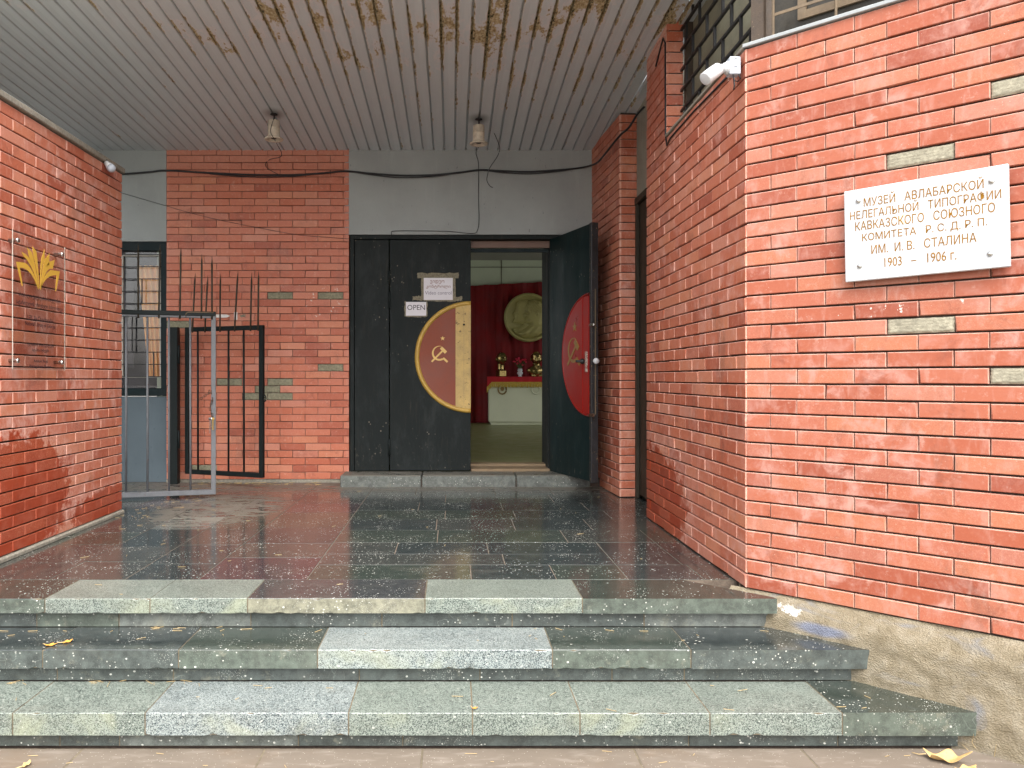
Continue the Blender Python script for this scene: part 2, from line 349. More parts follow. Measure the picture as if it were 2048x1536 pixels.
def mat_plinth():
    t = NT('rough_cement_render'); big = t.noise(2.2, 5, .6, dist=.5); mid = t.noise(15, 6, .7); f = t.noise(120, 5, .75)
    col = t.ramp(mid, [(.3, (.18, .145, .092)), (.5, (.245, .205, .14)), (.7, (.31, .27, .20))])
    col = t.mix(t.step(t.noise(3.2, 5, .6, t.pos((1, 1, 2.2), off=(1.3, .2, .1)), dist=1), .54, .74), col, (.20, .20, .205))
    q = t.step(t.math('ADD', t.ellip((1.72, 3.70, -.11), (.16, .16, .035)), t.math('MULTIPLY', t.noise(10, 4), .5)), .75, 1.35); col = t.mix(t.math('MULTIPLY', q, .75), col, (.17, .20, .29))
    q = t.step(t.math('ADD', t.ellip((1.60, 3.80, -.045), (.10, .10, .05)), t.math('MULTIPLY', t.noise(16, 7, .8), 2.2)), 2.02, 2.12); col = t.mix(t.math('MULTIPLY', q, .8), col, (.66, .64, .60))
    q = t.step(t.noise(12, 5, .7, t.pos(off=(4, 4, 4))), .68, .72); col = t.mix(t.math('MULTIPLY', q, .6), col, (.40, .35, .28))
    cr = t.step(t.noise(6, 8, .8, dist=.8), .36, .30); col = t.mix(t.math('MULTIPLY', cr, .5), col, (.06, .045, .028))
    h = t.math('ADD', f, t.math('ADD', t.math('MULTIPLY', t.voro(160), .8), t.math('MULTIPLY', mid, .8)))
    return t.done(col, .93, t.bump(h, .8, .008), 0, .25)

def mat_door(name, c, scuff=(.30, .26, .2), chips=1.0, gloss=.5, low=None):
    t = NT(name); P = t.n('ShaderNodeSeparateXYZ'); t.l(t.n('ShaderNodeNewGeometry').outputs['Position'], P.inputs[0])
    a = t.noise(4, 6, .65, t.pos((1.6, 1.6, .5))); f = t.noise(30, 6, .7, t.pos((2, 2, .35)))
    col = t.mix(a, tuple(x*.6 for x in c), tuple(x*1.6 for x in c)); sm = t.noise(3.1, 7, .72, t.pos((2, 2, .8), off=(4, 1, 7))); col = t.mix(t.math('MULTIPLY', t.step(sm, .48, .72), .55), col, tuple(x*2+.012 for x in c)); dr = t.math('MULTIPLY', t.step(t.noise(22, 6, .75, t.pos((2.5, 2.5, .16))), .52, .72), t.step(t.noise(2.1, 3, .5), .4, .6)); col = t.mix(t.math('MULTIPLY', dr, .5), col, (.05, .042, .03)); col = t.mix(t.math('MULTIPLY', t.step(f, .5, .85), .35), col, tuple(x*2.2+.004 for x in c))
    ch = t.math('MULTIPLY', t.step(t.voro(24, t.pos((1, 1, .7))), .16, .10), t.step(t.noise(2.8, 4, .6), .50, .62))
    lo = t.step(P.outputs[2], .55, .12); ch2 = t.math('MULTIPLY', lo, t.step(t.noise(16, 7, .75, t.pos((1.5, 1.5, .6))), .58, .68))
    col = t.mix(t.math('MULTIPLY', t.math('MAXIMUM', ch, t.math('MULTIPLY', ch2, .6)), .75*chips), col, scuff)
    return t.done(col, t.ramp(a, [(.3, gloss), (.7, gloss+.2)]), t.bump(t.math('ADD', f, ch), .15, .004), 0, .18)

M = {}
SPX = (1.49, 3.98, 0)
M['brick_back'] = mat_brick('terracotta_brick_sheltered', edge=.25, bloom=.2, splat=((-1.45, 8.1, 1.85), (.6, .3, .2)), val=1.1)
M['brick_left'] = mat_brick('terracotta_brick_left', bloom=1.25, wet=(((-2.6, 4.75, .33), (.3, .62, .38)), ((-2.6, 6.0, .1), (.3, .55, .14))), val=1.12)
M['brick_side'] = mat_brick('terracotta_brick_side', bloom=.7, wet=(((1.48, 5.8, .22), (.3, .75, .33)),), val=1.12)  # same brick, lightened in the colour against weaker light
M['brick_front'] = mat_brick('terracotta_brick_front', bloom=1.0, splat=((1.9, 3.6, 1.38), (.5, .5, .05)), val=.84)  # same brick, darkened in the colour against stronger light
M['mortar'] = mat_mortar()
M['mortar_dark'] = mat_mortar('deep_joint', (.075, .055, .045))
M['grout'] = mat_mortar('tan_grout', (.20, .165, .115))
M['bed'] = mat_mortar('exposed_cement_bed', (.42, .385, .29))
M['bed2'] = mat_mortar('exposed_olive_cement_bed', (.31, .29, .20))
M['curb'] = mat_mortar('pale_cement_curb', (.36, .33, .27))
for k in ('dark', 'slate', 'green', 'red', 'grey', 'yellow', 'granite', 'granite_green', 'granite_yellow'): M[k] = mat_stone('stone_'+k, k)
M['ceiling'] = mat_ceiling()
M['plaster'] = mat_plaster('grey_painted_plaster', (.34, .365, .36), .12)
M['plaster_stain'] = mat_plaster('stained_grey_plaster', (.28, .27, .225), .5)
M['panel_blue'] = mat_plaster('blue_grey_sheet_panel', (.10, .13, .15), .25)
M['plinth'] = mat_plinth()
M['door'] = mat_door('black_green_door_paint', (.009, .0125, .0125), chips=.8)
M['door_in'] = mat_door('bottle_green_door_paint', (.0035, .0135, .0145), gloss=.4, chips=.6)
M['steel_grey'] = paint('grey_gate_paint', (.14, .145, .155), .5, .3, 12, .4, wear=(.13, .065, .04), wear_amt=.60)
M['steel_dark'] = paint('black_gate_paint', (.008, .012, .012), .5, .4, 14, .3, spec=.2, wear=(.09, .06, .03), wear_amt=.68)
M['spike'] = paint('rusty_spike_steel', (.05, .04, .028), .6, .4, 20, .4, spec=.2)
M['iron'] = paint('old_brown_iron', (.065, .045, .03), .6, .4, 20, .4, wear=(.20, .14, .09), wear_amt=.62)
M['iron2'] = paint('rusty_angle_iron', (.16, .115, .07), .6, .3, 20, .4)
M['frame_dark'] = paint('dark_green_window_paint', (.004, .012, .014), .5, .4, 10, spec=.2)
M['ring'] = paint('gold_ochre_paint', (.50, .31, .06), .4, .22, 10, .3, wear=(.22, .13, .04), wear_amt=.7)
M['gold_band'] = paint('worn_gold_board', (.52, .36, .13), .6, .3, 8, .35, wear=(.16, .11, .05), wear_amt=.58)
M['disc'] = paint('faded_red_brown_paint', (.22, .05, .024), .6, .18, 5, .15)
M['disc_in'] = paint('glossy_red_paint', (.30, .010, .007), .35, .2, 5, .1)
M['emblem'] = paint('yellow_emblem_paint', (.72, .48, .15), .5, .12, 20)
M['emblem_dim'] = paint('dull_olive_gilding', (.28, .17, .05), .45, .3, 20)
M['marble'] = None
M['white_plastic'] = paint('white_plastic', (.60, .61, .62), .35, .04, 10, .03)
M['grey_plastic'] = paint('pale_grey_plastic', (.46, .50, .56), .4, .05, 10, .05)
M['black'] = paint('black_rubber', (.012, .012, .013), .5, .2, 20)
M['cable'] = paint('black_cable', (.012, .013, .016), .45, .2, 20, .2)
M['steel'] = paint('bright_steel', (.62, .62, .60), .25, .1, 10, .05, metal=1)
M['paper'] = paint('white_paper', (.72, .70, .74), .7, .05, 14, .1)
M['old_plate'] = paint('chipped_lock_plate', (.50, .44, .38), .5, .4, 30, .4, wear=(.20, .03, .02), wear_amt=.5)
M['tape'] = paint('old_peeling_tape', (.22, .195, .13), .7, .5, 40, .8, wear=(.05, .05, .045), wear_amt=.55, fine=160)
M['ink_red'] = paint('brown_red_ink', (.22, .06, .03), .7, .1)
M['ink'] = paint('dark_ink', (.045, .04, .05), .7, .1)
M['ink_fade'] = paint('faded_ink', (.20, .17, .24), .7, .1)
M['ink_plum'] = paint('plum_ink', (.012, .006, .012), .5, .1)
M['lamp_white'] = paint('dirty_lamp_enamel', (.62, .55, .44), .45, .3, 25, .2, wear=(.22, .13, .06), wear_amt=.66)
M['logo'] = paint('golden_logo_print', (.62, .36, .05), .35, .03, 6, .02)
M['velvet'] = paint('red_velvet', (.17, .002, .004), .8, .3, 3, .2)
M['cloth_red'] = paint('red_table_cloth', (.42, .005, .012), .75, .2, 6, .2)
M['fringe'] = paint('gold_fringe', (.52, .34, .05), .5, .35, 40, .3)
M['room_wall'] = paint('pale_green_wall_paint', (.50, .56, .44), .7, .08, 3)
M['room_floor'] = paint('olive_parquet', (.20, .21, .085), .4, .25, 5, .15)
M['room_ceiling'] = paint('interior_ceiling_grey', (.30, .31, .29), .7, .1, 2)
M['pedestal'] = paint('cream_painted_pedestal', (.66, .66, .48), .5, .08, 2, .05, wear=(.25, .22, .14), wear_amt=.74)
M['relief'] = paint('olive_painted_relief', (.36, .32, .12), .5, .15, 4, .1)
M['gilt'] = paint('gilded_bust', (.30, .22, .085), .2, .25, 12, .15, metal=.9)
M['curtain'] = paint('tan_curtain', (.78, .44, .17), .8, .15, 8, .2)
M['wood_sill'] = paint('worn_threshold_wood', (.28, .20, .12), .7, .35, 12, .4)
M['wood_brown'] = paint('brown_transom_paint', (.16, .095, .07), .6, .2, 10)
M['leaf'] = paint('dry_yellow_leaf', (.52, .34, .14), .7, .3, 30, .4, wear=(.30, .12, .03), wear_amt=.6)
M['leaf_orange'] = paint('dry_orange_leaf', (.66, .30, .05), .7, .3, 30, .4)
M['straw'] = paint('dry_straw', (.50, .36, .17), .8, .3, 30)
M['petal'] = paint('pink_red_petals', (.80, .04, .11), .6, .3, 30)
M['leaf_green'] = paint('leaf_green', (.05, .10, .03), .6, .3, 30)
M['copper'] = paint('rusty_chain', (.13, .07, .045), .45, .4, 60, .3, metal=.5)
M['glue'] = paint('white_paint_remains', (.75, .72, .68), .7, .1, 30)
M['sill_metal'] = paint('zinc_sill', (.34, .36, .36), .45, .12, 8, .1)
M['dirty_pane'] = paint('dirty_olive_pane', (.26, .25, .18), .5, .4, 3, .05, spec=.2)
M['dark_pane'] = paint('dark_grimy_pane', (.045, .04, .032), .4, .5, 9, .1, spec=.3)
M['dark_wood'] = mat_door('weathered_dark_door_wood', (.035, .028, .02), scuff=(.12, .10, .07), chips=1, gloss=.5)
M['roof'] = paint('roof_concrete', (.30, .29, .27), .9, .1, 3)
t = NT('white_marble'); a = t.noise(7, 7, .7, dist=1.2); f = t.noise(25, 6, .7)
c = t.ramp(a, [(.3, (.42, .44, .48)), (.5, (.55, .555, .56)), (.7, (.60, .60, .59))]); c = t.mix(t.math('MULTIPLY', t.step(f, .52, .70), .6), c, (.36, .38, .43))
c = t.mix(t.math('MULTIPLY', t.step(t.noise(14, 4, .6, t.pos(off=(3, 1, 2))), .66, .72), .45), c, (.78, .60, .30))
M['marble'] = t.done(c, .35, t.bump(f, .1, .003), 0, .4)
M['gold_letter'] = paint('gilded_engraving', (.25, .12, .015), .7, .45, 40, .2, spec=.1)
def mat_glass(name, c=(1, 1, 1), k=.9, rough=.02):
    m = bpy.data.materials.new(name); m.use_nodes = True; n = m.node_tree; n.nodes.clear()
    o = n.nodes.new('ShaderNodeOutputMaterial'); mx = n.nodes.new('ShaderNodeMixShader'); tr = n.nodes.new('ShaderNodeBsdfTransparent'); gl = n.nodes.new('ShaderNodeBsdfGlossy'); lw_ = n.nodes.new('ShaderNodeLayerWeight'); pw_ = n.nodes.new('ShaderNodeMath'); pw_.operation = 'POWER'; pw_.inputs[1].default_value = 4; fr = n.nodes.new('ShaderNodeMath'); fr.operation = 'MULTIPLY_ADD'; fr.inputs[1].default_value = .8; fr.inputs[2].default_value = .045; n.links.new(lw_.outputs['Facing'], pw_.inputs[0]); n.links.new(pw_.outputs[0], fr.inputs[0])
    tr.inputs[0].default_value = (*c, 1); gl.inputs['Roughness'].default_value = rough; lw_.inputs['Blend'].default_value = .5
    n.links.new(fr.outputs[0], mx.inputs[0]); n.links.new(tr.outputs[0], mx.inputs[1]); n.links.new(gl.outputs[0], mx.inputs[2]); n.links.new(mx.outputs[0], o.inputs[0]); return m
M['acrylic'] = mat_glass('clear_acrylic', (.975, .97, .965))
M['acrylic_edge'] = paint('acrylic_edge', (.45, .43, .38), .2, .05)
M['glass'] = mat_glass('window_glass', (.95, .95, .95))
t = NT('brown_stone_paving'); a = t.noise(3, 6, .65); f = t.noise(80, 5, .7); g_ = t.noise(9, 4, .6, t.pos((1, 3, 1)))
c = t.mix(a, (.115, .093, .07), (.195, .16, .128)); c = t.mix(t.math('MULTIPLY', t.step(g_, .5, .7), .35), c, (.29, .25, .21)); c = t.mix(t.math('MULTIPLY', t.step(t.voro(60), .13, .09), .6), c, (.6, .55, .45))
c = t.mix(t.math('MULTIPLY', t.step(t.noise(1.8, 6, .7), .5, .7), .4), c, (.15, .10, .06))
M['paving'] = t.done(c, .75, t.bump(f, .3, .004), 0, .35)
t = NT('wide_ground_paving'); a = t.noise(.3, 6, .65); M['ground'] = t.done(t.mix(a, (.24, .225, .20), (.34, .32, .29)), .9)

# ------------------------------------------------------------------ plan
YB = 8.11                       # back wall
CEIL = lambda Y: 3.385+.045*(YB-Y)
Z2, Z3, ZG = -.151, -.305, -.462
N1, N2, N3 = 3.83, 3.546, 3.245 # nosing lines
PH = .0736

# ground and paving in front of the steps
g = MB().box(-150, 150, -150, 150, -.90, ZG-.045).build('ground', M['ground'], kind='structure')
bed = MB().box(-6, 6, -3, N3+.03, ZG-.04, ZG-.0025).build('forecourt_paving', M['grout'], kind='structure')
yy = N3+.028; row = 0
while yy > 1.6:
    dy = .62 if row else .31; x = -4.2-random.random()*.4
    offs = [(-3.0+.0*row)]
    while x < 4.2:
        L = random.uniform(.62, .92)
        MB().box(x+.003, x+L-.003, yy-dy+.003, yy-.003, ZG-.03, ZG+random.uniform(-.001, .001), .003).build('paving_slab', M['paving'], bed)
        x += L
    yy -= dy; row += 1

# steps
st = MB().box(-5, 1.9, N1+.06, N1+.10, ZG, -.08).box(-5, 2.2, N2+.06, N1+.06, ZG, Z2-.10).box(-5, 2.4, N3+.06, N2+.06, ZG-.05, Z3-.10).build('entrance_steps', M['mortar_dark'], kind='structure')
gr = MB()
for xe_, ya_, yb_, za_, zb_ in ((1.55, N1+.003, 4.18, -.068, -.002), (1.855, N2+.003, N1+.04, Z2-.08, Z2-.002), (2.17, N3+.003, N2+.04, Z3-.09, Z3-.002)):
    c_ = (yb_-ya_)
    v_ = [(-4.8, ya_, za_), (xe_-.01, ya_, za_), (xe_-c_-.01, yb_, za_), (-4.8, yb_, za_)]; v_ += [(p[0], p[1], zb_) for p in v_]
    gr.add(v_, [(0, 3, 2, 1), (4, 5, 6, 7), (0, 1, 5, 4), (1, 2, 6, 5), (2, 3, 7, 6), (3, 0, 4, 7)])
gr.box(-4.8, 1.55, N1+.0475, N1+.065, Z2+.002, -.074).box(-4.8, 1.81, N2+.0475, N2+.065, Z3+.002, Z2-.086).box(-4.8, 2.13, N3+.0475, N3+.065, ZG, Z3-.095)
gr.build('grout_bed', M['grout'], st, kind='stuff')
def nosing(joints, kinds, s, Yf, Yb, zt, th, xend, last_cut):
    xs = [(j-905)/s for j in joints]; xs = [-4.8, -3.9, -3.1]+xs+[xend] if xs[0] > -3 else xs
    ks = ['dark', 'green']+kinds
    for i in range(len(xs)-1):
        a, b = xs[i]+.003, xs[i+1]-.003
        m = M[ks[i]]; dz = random.uniform(-.0015, .0015)
        if i == len(xs)-2:      # end slab, cut along the plinth
            cut = last_cut; yb = Yb
            poly = [(a, Yf), (b, Yf), (b-.01, Yf+.03), (b-(yb-Yf)*.98, yb), (a, yb)] if cut else [(a, Yf), (b, Yf), (b, yb), (a, yb)]
            if poly[3][0] < a: poly = [(a, Yf), (b, Yf), (a, Yf+(b-a))]
            n = len(poly); v = [(p[0], p[1], zt+dz) for p in poly]+[(p[0], p[1], zt-th) for p in poly]
            f = [tuple(range(n)), tuple(range(n, 2*n))[::-1]]+[(i_, i_+n, (i_+1) % n+n, (i_+1) % n) for i_ in range(n)]
            fixnormals(MB().add(v, f).build('tread_slab', m, st))
        else:
            # chipped front edge: a strip of nosing vertices
            nseg = max(3, int((b-a)/.03)); vv = []; ff = []
            for k in range(nseg+1):
                x = a+(b-a)*k/nseg; c = .003+(random.random() < .07)*random.uniform(.003, .009); c2 = .002+(random.random() < .12)*random.uniform(.003, .010)
                vv += [(x, Yb-.003, zt+dz), (x, Yf+c, zt+dz), (x, Yf, zt+dz-c), (x, Yf, zt-th+c2), (x, Yf+c2+.002, zt-th), (x, Yb-.003, zt-th)]
            for k in range(nseg):
                for q in range(5): ff.append((k*6+q, k*6+q+1, (k+1)*6+q+1, (k+1)*6+q))
            ff += [tuple(range(6))[::-1], tuple(nseg*6+q for q in range(6))]
            fixnormals(MB().add(vv, ff).build('tread_slab', m, st))
def risers(joints, s, Yf, z0, z1, xend, kinds):
    xs = [-4.8, -3.9, -3.2]+[(j-905)/s for j in joints]+[xend]
    for i in range(len(xs)-1):
        MB().box(xs[i]+.002, xs[i+1]-.002, Yf+random.uniform(-.002, .002), Yf+.025, z0+.001, z1, .002).build('riser_slab', M[kinds[i % len(kinds)]], st)
nosing([90, 300, 495, 850, 1165], ['green', 'granite_green', 'granite_green', 'yellow', 'granite_green', 'green'], 415, N1, 4.19, 0, .073, 1.566, True)
nosing([85, 357, 635, 1105, 1382], ['dark', 'dark', 'green', 'granite', 'green', 'dark'], 448.4, N2, N1+.04, Z2, .085, 1.872, True)
nosing([25, 290, 697, 945, 1160, 1420, 1685], ['granite_green', 'granite_green', 'granite', 'granite_green', 'granite_green', 'granite_green', 'granite_green', 'green'], 490, N3, N2+.04, Z3, .094, 2.19, True)
risers([70, 235, 500, 763, 1025, 1290], 412, N1+.045, Z2, -.073, 1.56, ['dark', 'dark', 'dark', 'green', 'grey', 'dark', 'dark', 'dark', 'grey'])
risers([112, 345, 718, 960, 1225, 1370], 444, N2+.045, Z3, Z2-.085, 1.82, ['dark'])
risers([115, 235, 595, 805, 1380, 1680], 486, N3+.045, ZG, Z3-.094, 2.14, ['dark', 'dark', 'dark', 'dark', 'grey'])
# left continuation strip between first nosing row and platform is inside the rows; platform floor
pf = MB().box(-5, 1.9, 4.19, YB+.3, ZG, -.0022).build('platform_floor', M['mortar'], kind='structure')
cols = [-4.8, -4.2, -3.6, -3.1, -2.62, -2.13, -1.73, -1.34, -.77, -.28, .22, .93, 1.31, 1.72]
pal = ['dark', 'dark', 'slate', 'dark', 'green', 'dark']
rowsY = [4.19, 4.52, 4.80, 5.14, 5.56, 6.0, 6.38, 6.8, 7.25, 7.7, 8.12]
for i in range(len(rowsY)-1):
    js = [-.77]+({0: [.1, .55, .93, 1.33], 1: [.30, .93, 1.31], 2: [-.35, .22, .93, 1.31], 3: [-.1, .75, 1.31]}.get(i) or []); x = js[-1]
    while x < 1.0 and len(js) < 2 or (i > 3 and js[-1] < 1.0): js.append(js[-1]+random.uniform(.42, .95))
    js.append(1.74)
    for a, b in zip(js, js[1:]):
        MB().box(a+.0025, b-.0025, rowsY[i]+.0025, rowsY[i+1]-.0025, -.03, random.uniform(-.0006, .0006), .001).build('floor_slab', M[random.choice(pal)], pf)
for i in range(8):
    y = 4.19
    preset = {11: [4.52, 5.14, 5.56, 6.0, 6.38], 12: [4.45, 5.14, 6.0, 6.6], 10: [4.8, 5.14, 5.7, 6.38], 5: [4.6, 5.0, 5.6, 6.1, 6.35, 6.7]}.get(i)
    k = 0
    while y < 8.05:
        y2 = preset[k] if preset and k < len(preset) else y+random.uniform(.34, .62)
        if y2 > 7.9: y2 = 8.12
        kind = random.choice(pal)
        if cols[i] < -.8: kind = random.choice(['dark', 'red', 'slate', 'slate', 'green', 'dark', 'dark'])
        if i == 5 and k == 3: kind = 'grey'
        o = MB().box(cols[i]+.0025, cols[i+1]-.0025, y+.0025, y2-.0025, -.03, random.uniform(-.0006, .0006), .001).build('floor_slab', M[kind], pf)
        y = y2; k += 1

# ------------------------------------------------------------------ brick walls
_bm = {}
def brick_mesh(L, H, m, D=.03, var=0):
    key = (round(L, 3), round(H, 4), m.name, var)
    if key not in _bm:
        l, h, b = L/2, H/2, .0028
        v = [(-l+b, 0, -h+b), (l-b, 0, -h+b), (l-b, 0, h-b), (-l+b, 0, h-b), (-l, b, -h), (l, b, -h), (l, b, h), (-l, b, h), (-l, D, -h), (l, D, -h), (l, D, h), (-l, D, h)]
        if var:         # a knocked corner
            c_, dx_, dz_ = [(0, 1, 1), (1, -1, 1), (2, -1, -1), (3, 1, -1)][var % 4]; q_ = .004+.0015*(var % 3)
            v[c_] = (v[c_][0]+dx_*q_, v[c_][1], v[c_][2]+dz_*q_*.4); v[c_+4] = (v[c_+4][0]+dx_*q_*.25, .009, v[c_+4][2]+dz_*q_*.2)
        f = [(0, 1, 2, 3), (0, 4, 5, 1), (1, 5, 6, 2), (2, 6, 7, 3), (3, 7, 4, 0), (4, 8, 9, 5), (5, 9, 10, 6), (6, 10, 11, 7), (7, 11, 8, 4)]
        _bm[key] = MB().add(v, f).mesh('brick', m)
    return _bm[key]
def bed_mesh(L, H, m):
    """ridged cement left where a brick has come off"""
    nx, nz = 30, 10; v = []; f = []
    for i in range(nx+1):
        for k in range(nz+1):
            u, w_ = i/nx, k/nz; e = min(u*L, (1-u)*L, w_*H, (1-w_)*H)
            y = .0055+.002*math.sin(k*2.6+math.sin(i*.8))+random.uniform(-.001, .001)+(.006 if e < .001 else 0)
            v.append(((u-.5)*L+random.uniform(-.001, .001), y, (w_-.5)*H))
    for i in range(nx):
        for k in range(nz): a = i*(nz+1)+k; f.append((a, a+nz+1, a+nz+2, a+1))
    mb = MB(); mb.add(v, f, True); return mb.mesh('cement_bed', m)
def brick_wall(root, L, rows, z0, ph, lb, j_even, j_odd, m, skip=None, cut=None, missing=(), bedm=None, gap_h=.008, gap_l=.0035, from_right=False, key=None, cap=300, jit=.0012):
    """bricks in the root's plane: x along, y into the wall, z up. joints measured from x=0 (or from x=L)"""
    items = []
    for r in range(rows):
        j = j_odd if r % 2 else j_even; js = []; p = j-math.ceil(j/lb)*lb
        while p < L+lb: js.append(p); p += lb
        js = [L-q for q in js][::-1] if from_right else js
        zc = z0+(r+.5)*ph; LE = cut[1] if cut and zc > cut[0] else L
        js = [0]+[q+random.uniform(-.002, .002) for q in js if .03 < q < LE-.03]+[LE]
        for a, b in zip(js, js[1:]):
            if skip and skip((a+b)/2, zc, a, b): continue
            items.append(((a+b)/2, zc, b-a-gap_l))
    if key: items.sort(key=key)
    stuff = MB()
    for n, (x, z, l) in enumerate(items):
        jx = random.uniform(-jit, jit); jy = random.uniform(-.0018, .0018)
        if any(abs(x-mx) < l/2 and abs(z-mz) < ph/2 for mx, mz in missing):
            inst('cement_bed', bed_mesh(l, ph-gap_h, bedm), root, (x, 0, z), label='bare cement bed where a brick is missing'); continue
        me = brick_mesh(round(l/.004)*.004, ph-gap_h, m, var=random.choice([0]*9+[1, 2, 3, 4]) if l > .1 else 0)
        if n < cap-len(missing): inst('brick', me, root, (x, jy, z+jx*.5), (random.uniform(-.012, .012), random.uniform(-.002, .002), random.uniform(-.006, .006)))
        else:
            Mx = Matrix.Translation((x, jy, z)); stuff.add([Mx @ v.co for v in me.vertices], [tuple(p.vertices) for p in me.polygons])
    if stuff.v: stuff.build('brick_courses', m, root, kind='stuff')

# back wall panel
bw = thing('brick_wall', 'sheltered orange brick wall panel between the grilled window and the black double door', 'wall', (-2.92, YB, 0))
MB().box(0, 1.865, .011, .25, -.03, 3.45).build('mortar_core', M['mortar_dark'], bw)
MB().box(-.0, 1.86, -.008, .02, -.03, .03, .006).build('cement_curb', M['curb'], bw)
def bpx(x, y): p = px(x, y, YB); return (p.x+2.92, p.z)
brick_wall(bw, 1.865, 46, .032, .07345, .2582, .127-.129+.129, .256, M['brick_back'], missing=[bpx(566, 591), bpx(667, 591), bpx(668, 734), bpx(468, 763), bpx(569, 762), bpx(530, 776), bpx(515, 789), bpx(570, 789), bpx(422, 934), bpx(362, 649)], bedm=M['bed2'], skip=lambda x, z, a, b: z > 3.39, key=lambda it: (it[2] < .15)*1, gap_h=.0048, gap_l=.0038)
# white paint remains and the sticker on that wall
# left free standing wall
lw = thing('brick_wall', 'free standing pink orange brick wall on the left carrying the clear library sign', 'wall', (-2.6, 3.75, 0), R(90))
LL = 6.254-3.75
MB().box(.0, LL-.011, .018, .288, -.03, 2.67).build('mortar_core', M['mortar_dark'], lw)
MB().box(0, LL+.01, -.018, .10, -.005, .028, .008).build('cement_curb', M['curb'], lw)
MB().box(0, LL+.012, -.022, .32, 2.674, 2.715, .006).build('coping', M['curb'], lw)
brick_wall(lw, LL, 36, .03, .0733, .262, .244, .111, M['brick_left'], from_right=True, key=lambda it: -it[0])
inst('brick_return', brick_mesh(.28, .05, M['brick_left']), lw, (LL-.02, .15, 2.62), (0, 0, R(90)))
# right side wall (runs back along the recess)
sw = thing('brick_wall', 'brick side wall right of the doorway, receding below the upper window', 'wall', (1.478, 6.057, 0), R(-90))
SL = 6.057-4.009
MB().box(0, SL, .019, .10, -.03, 2.722).box(0, .56, .019, .10, 2.722, 3.6).build('mortar_core', M['mortar_dark'], sw)
skipw = lambda x, z, a, b: (z > 2.70 and b > .60)
brick_wall(sw, SL, 49, .003, PH, .2575, .257, .128, M['brick_side'], cut=(2.726, .567), from_right=True, key=lambda it: (it[1] > 2.7, -it[0]))
for k in range(12):
    inst('brick_return', brick_mesh(.115, PH-.0075, M['brick_side']), sw, (.567, .058, 2.726+(k+.5)*PH), (0, 0, R(90)))
# chamfered front wall
C0 = Vector((1.481, 4.009, 0))
fw = thing('brick_wall', 'brightly lit brick wall at the right carrying the white marble plaque', 'wall', C0, R(-45))
FL = 1.885
MB().box(0, FL, .019, .10, -.01, 2.722).build('mortar_core', M['mortar_dark'], fw)
def fpx(x, y):
    k = (x-905)/1590; Y = 5.49/(1+k); return ((4.009-Y)*1.4142, EYE+(757-y)*Y/1590)
brick_wall(fw, FL, 37, .003, PH, .262, .251, .123, M['brick_front'], missing=[fpx(2030, 157), fpx(1835, 303), fpx(1840, 645), fpx(2022, 745)], bedm=M['bed'], key=lambda it: it[0], skip=lambda x, z, a, b: z > 2.73)
# pier by the back wall
pr = thing('brick_pier', 'narrow brick pier behind the open door leaf at the right of the porch', 'pier', (1.42, YB, 0), R(-90))
PLN = YB-7.08
MB().box(0, PLN-.012, .018, .21, -.03, 3.43).build('mortar_core', M['mortar_dark'], pr)
pr.rotation_euler = (0, 0, R(-90)+.065)
brick_wall(pr, PLN, 46, .003, .0742, .2575, .257, .128, M['brick_side'], from_right=True, key=lambda it: -it[0])
for r in range(46):
    inst('brick_end', brick_mesh(.145, .0742-.0075, M['brick_side']), pr, (PLN+.001, .087, .003+(r+.5)*.0742), (random.uniform(-.01, .01), 0, R(90)))
# plinth under the chamfered wall
nx, nz = 130, 34; v = []; f = []
from mathutils import noise as mn
for i in range(nx+1):
    for k in range(nz+1):
        u = -.085+i/nx*2.0; q = k/nz; z = .001+(ZG-.03)*q
        out = .052*min(1, q*5)**.7+.03*q+.011*mn.noise(Vector((u*5, z*7, 3)))+.005*mn.noise(Vector((u*16, z*20, 1)))+.003*mn.noise(Vector((u*45, z*50, 8)))-.012*(1-min(1, q*10))
        v.append((u+.0*q, -out, z))
for i in range(nx):
    for k in range(nz): a = i*(nz+1)+k; f.append((a, a+1, a+nz+2, a+nz+1))
pl = MB().add(v, f, True).add([(-.085, .1, .0), (-.085, .1, ZG), (1.915, .1, ZG), (1.915, .1, 0), (-.085, 0, ZG), (1.915, 0, ZG), (-.085, 0, 0), (1.915, 0, 0)], [(0, 1, 2, 3)]).build('concrete_plinth', M['plinth'], None, C0, (0, 0, R(-45)))
tag(pl, 'rough stained cement plinth below the brick wall beside the steps', 'plinth')
# ------------------------------------------------------------------ back wall: plaster, door, window
bp = MB().box(-4.9, -2.921, YB+.004, YB+.25, 2.46, 3.46).build('plaster_wall_panel', M['plaster']); tag(bp, 'grey plaster panel above the grilled window on the left', 'wall panel')
b2 = MB().box(-1.10, 1.43, YB+.004, YB+.25, 2.53, 3.46).build('plaster_wall_panel', M['plaster']); tag(b2, 'grey plaster panel above the black double door', 'wall panel')
b3 = MB().box(-4.9, -2.925, YB+.03, YB+.1, .0, .875).build('sheet_panel', M['panel_blue']); tag(b3, 'blue grey weathered sheet panel under the grilled window', 'panel')
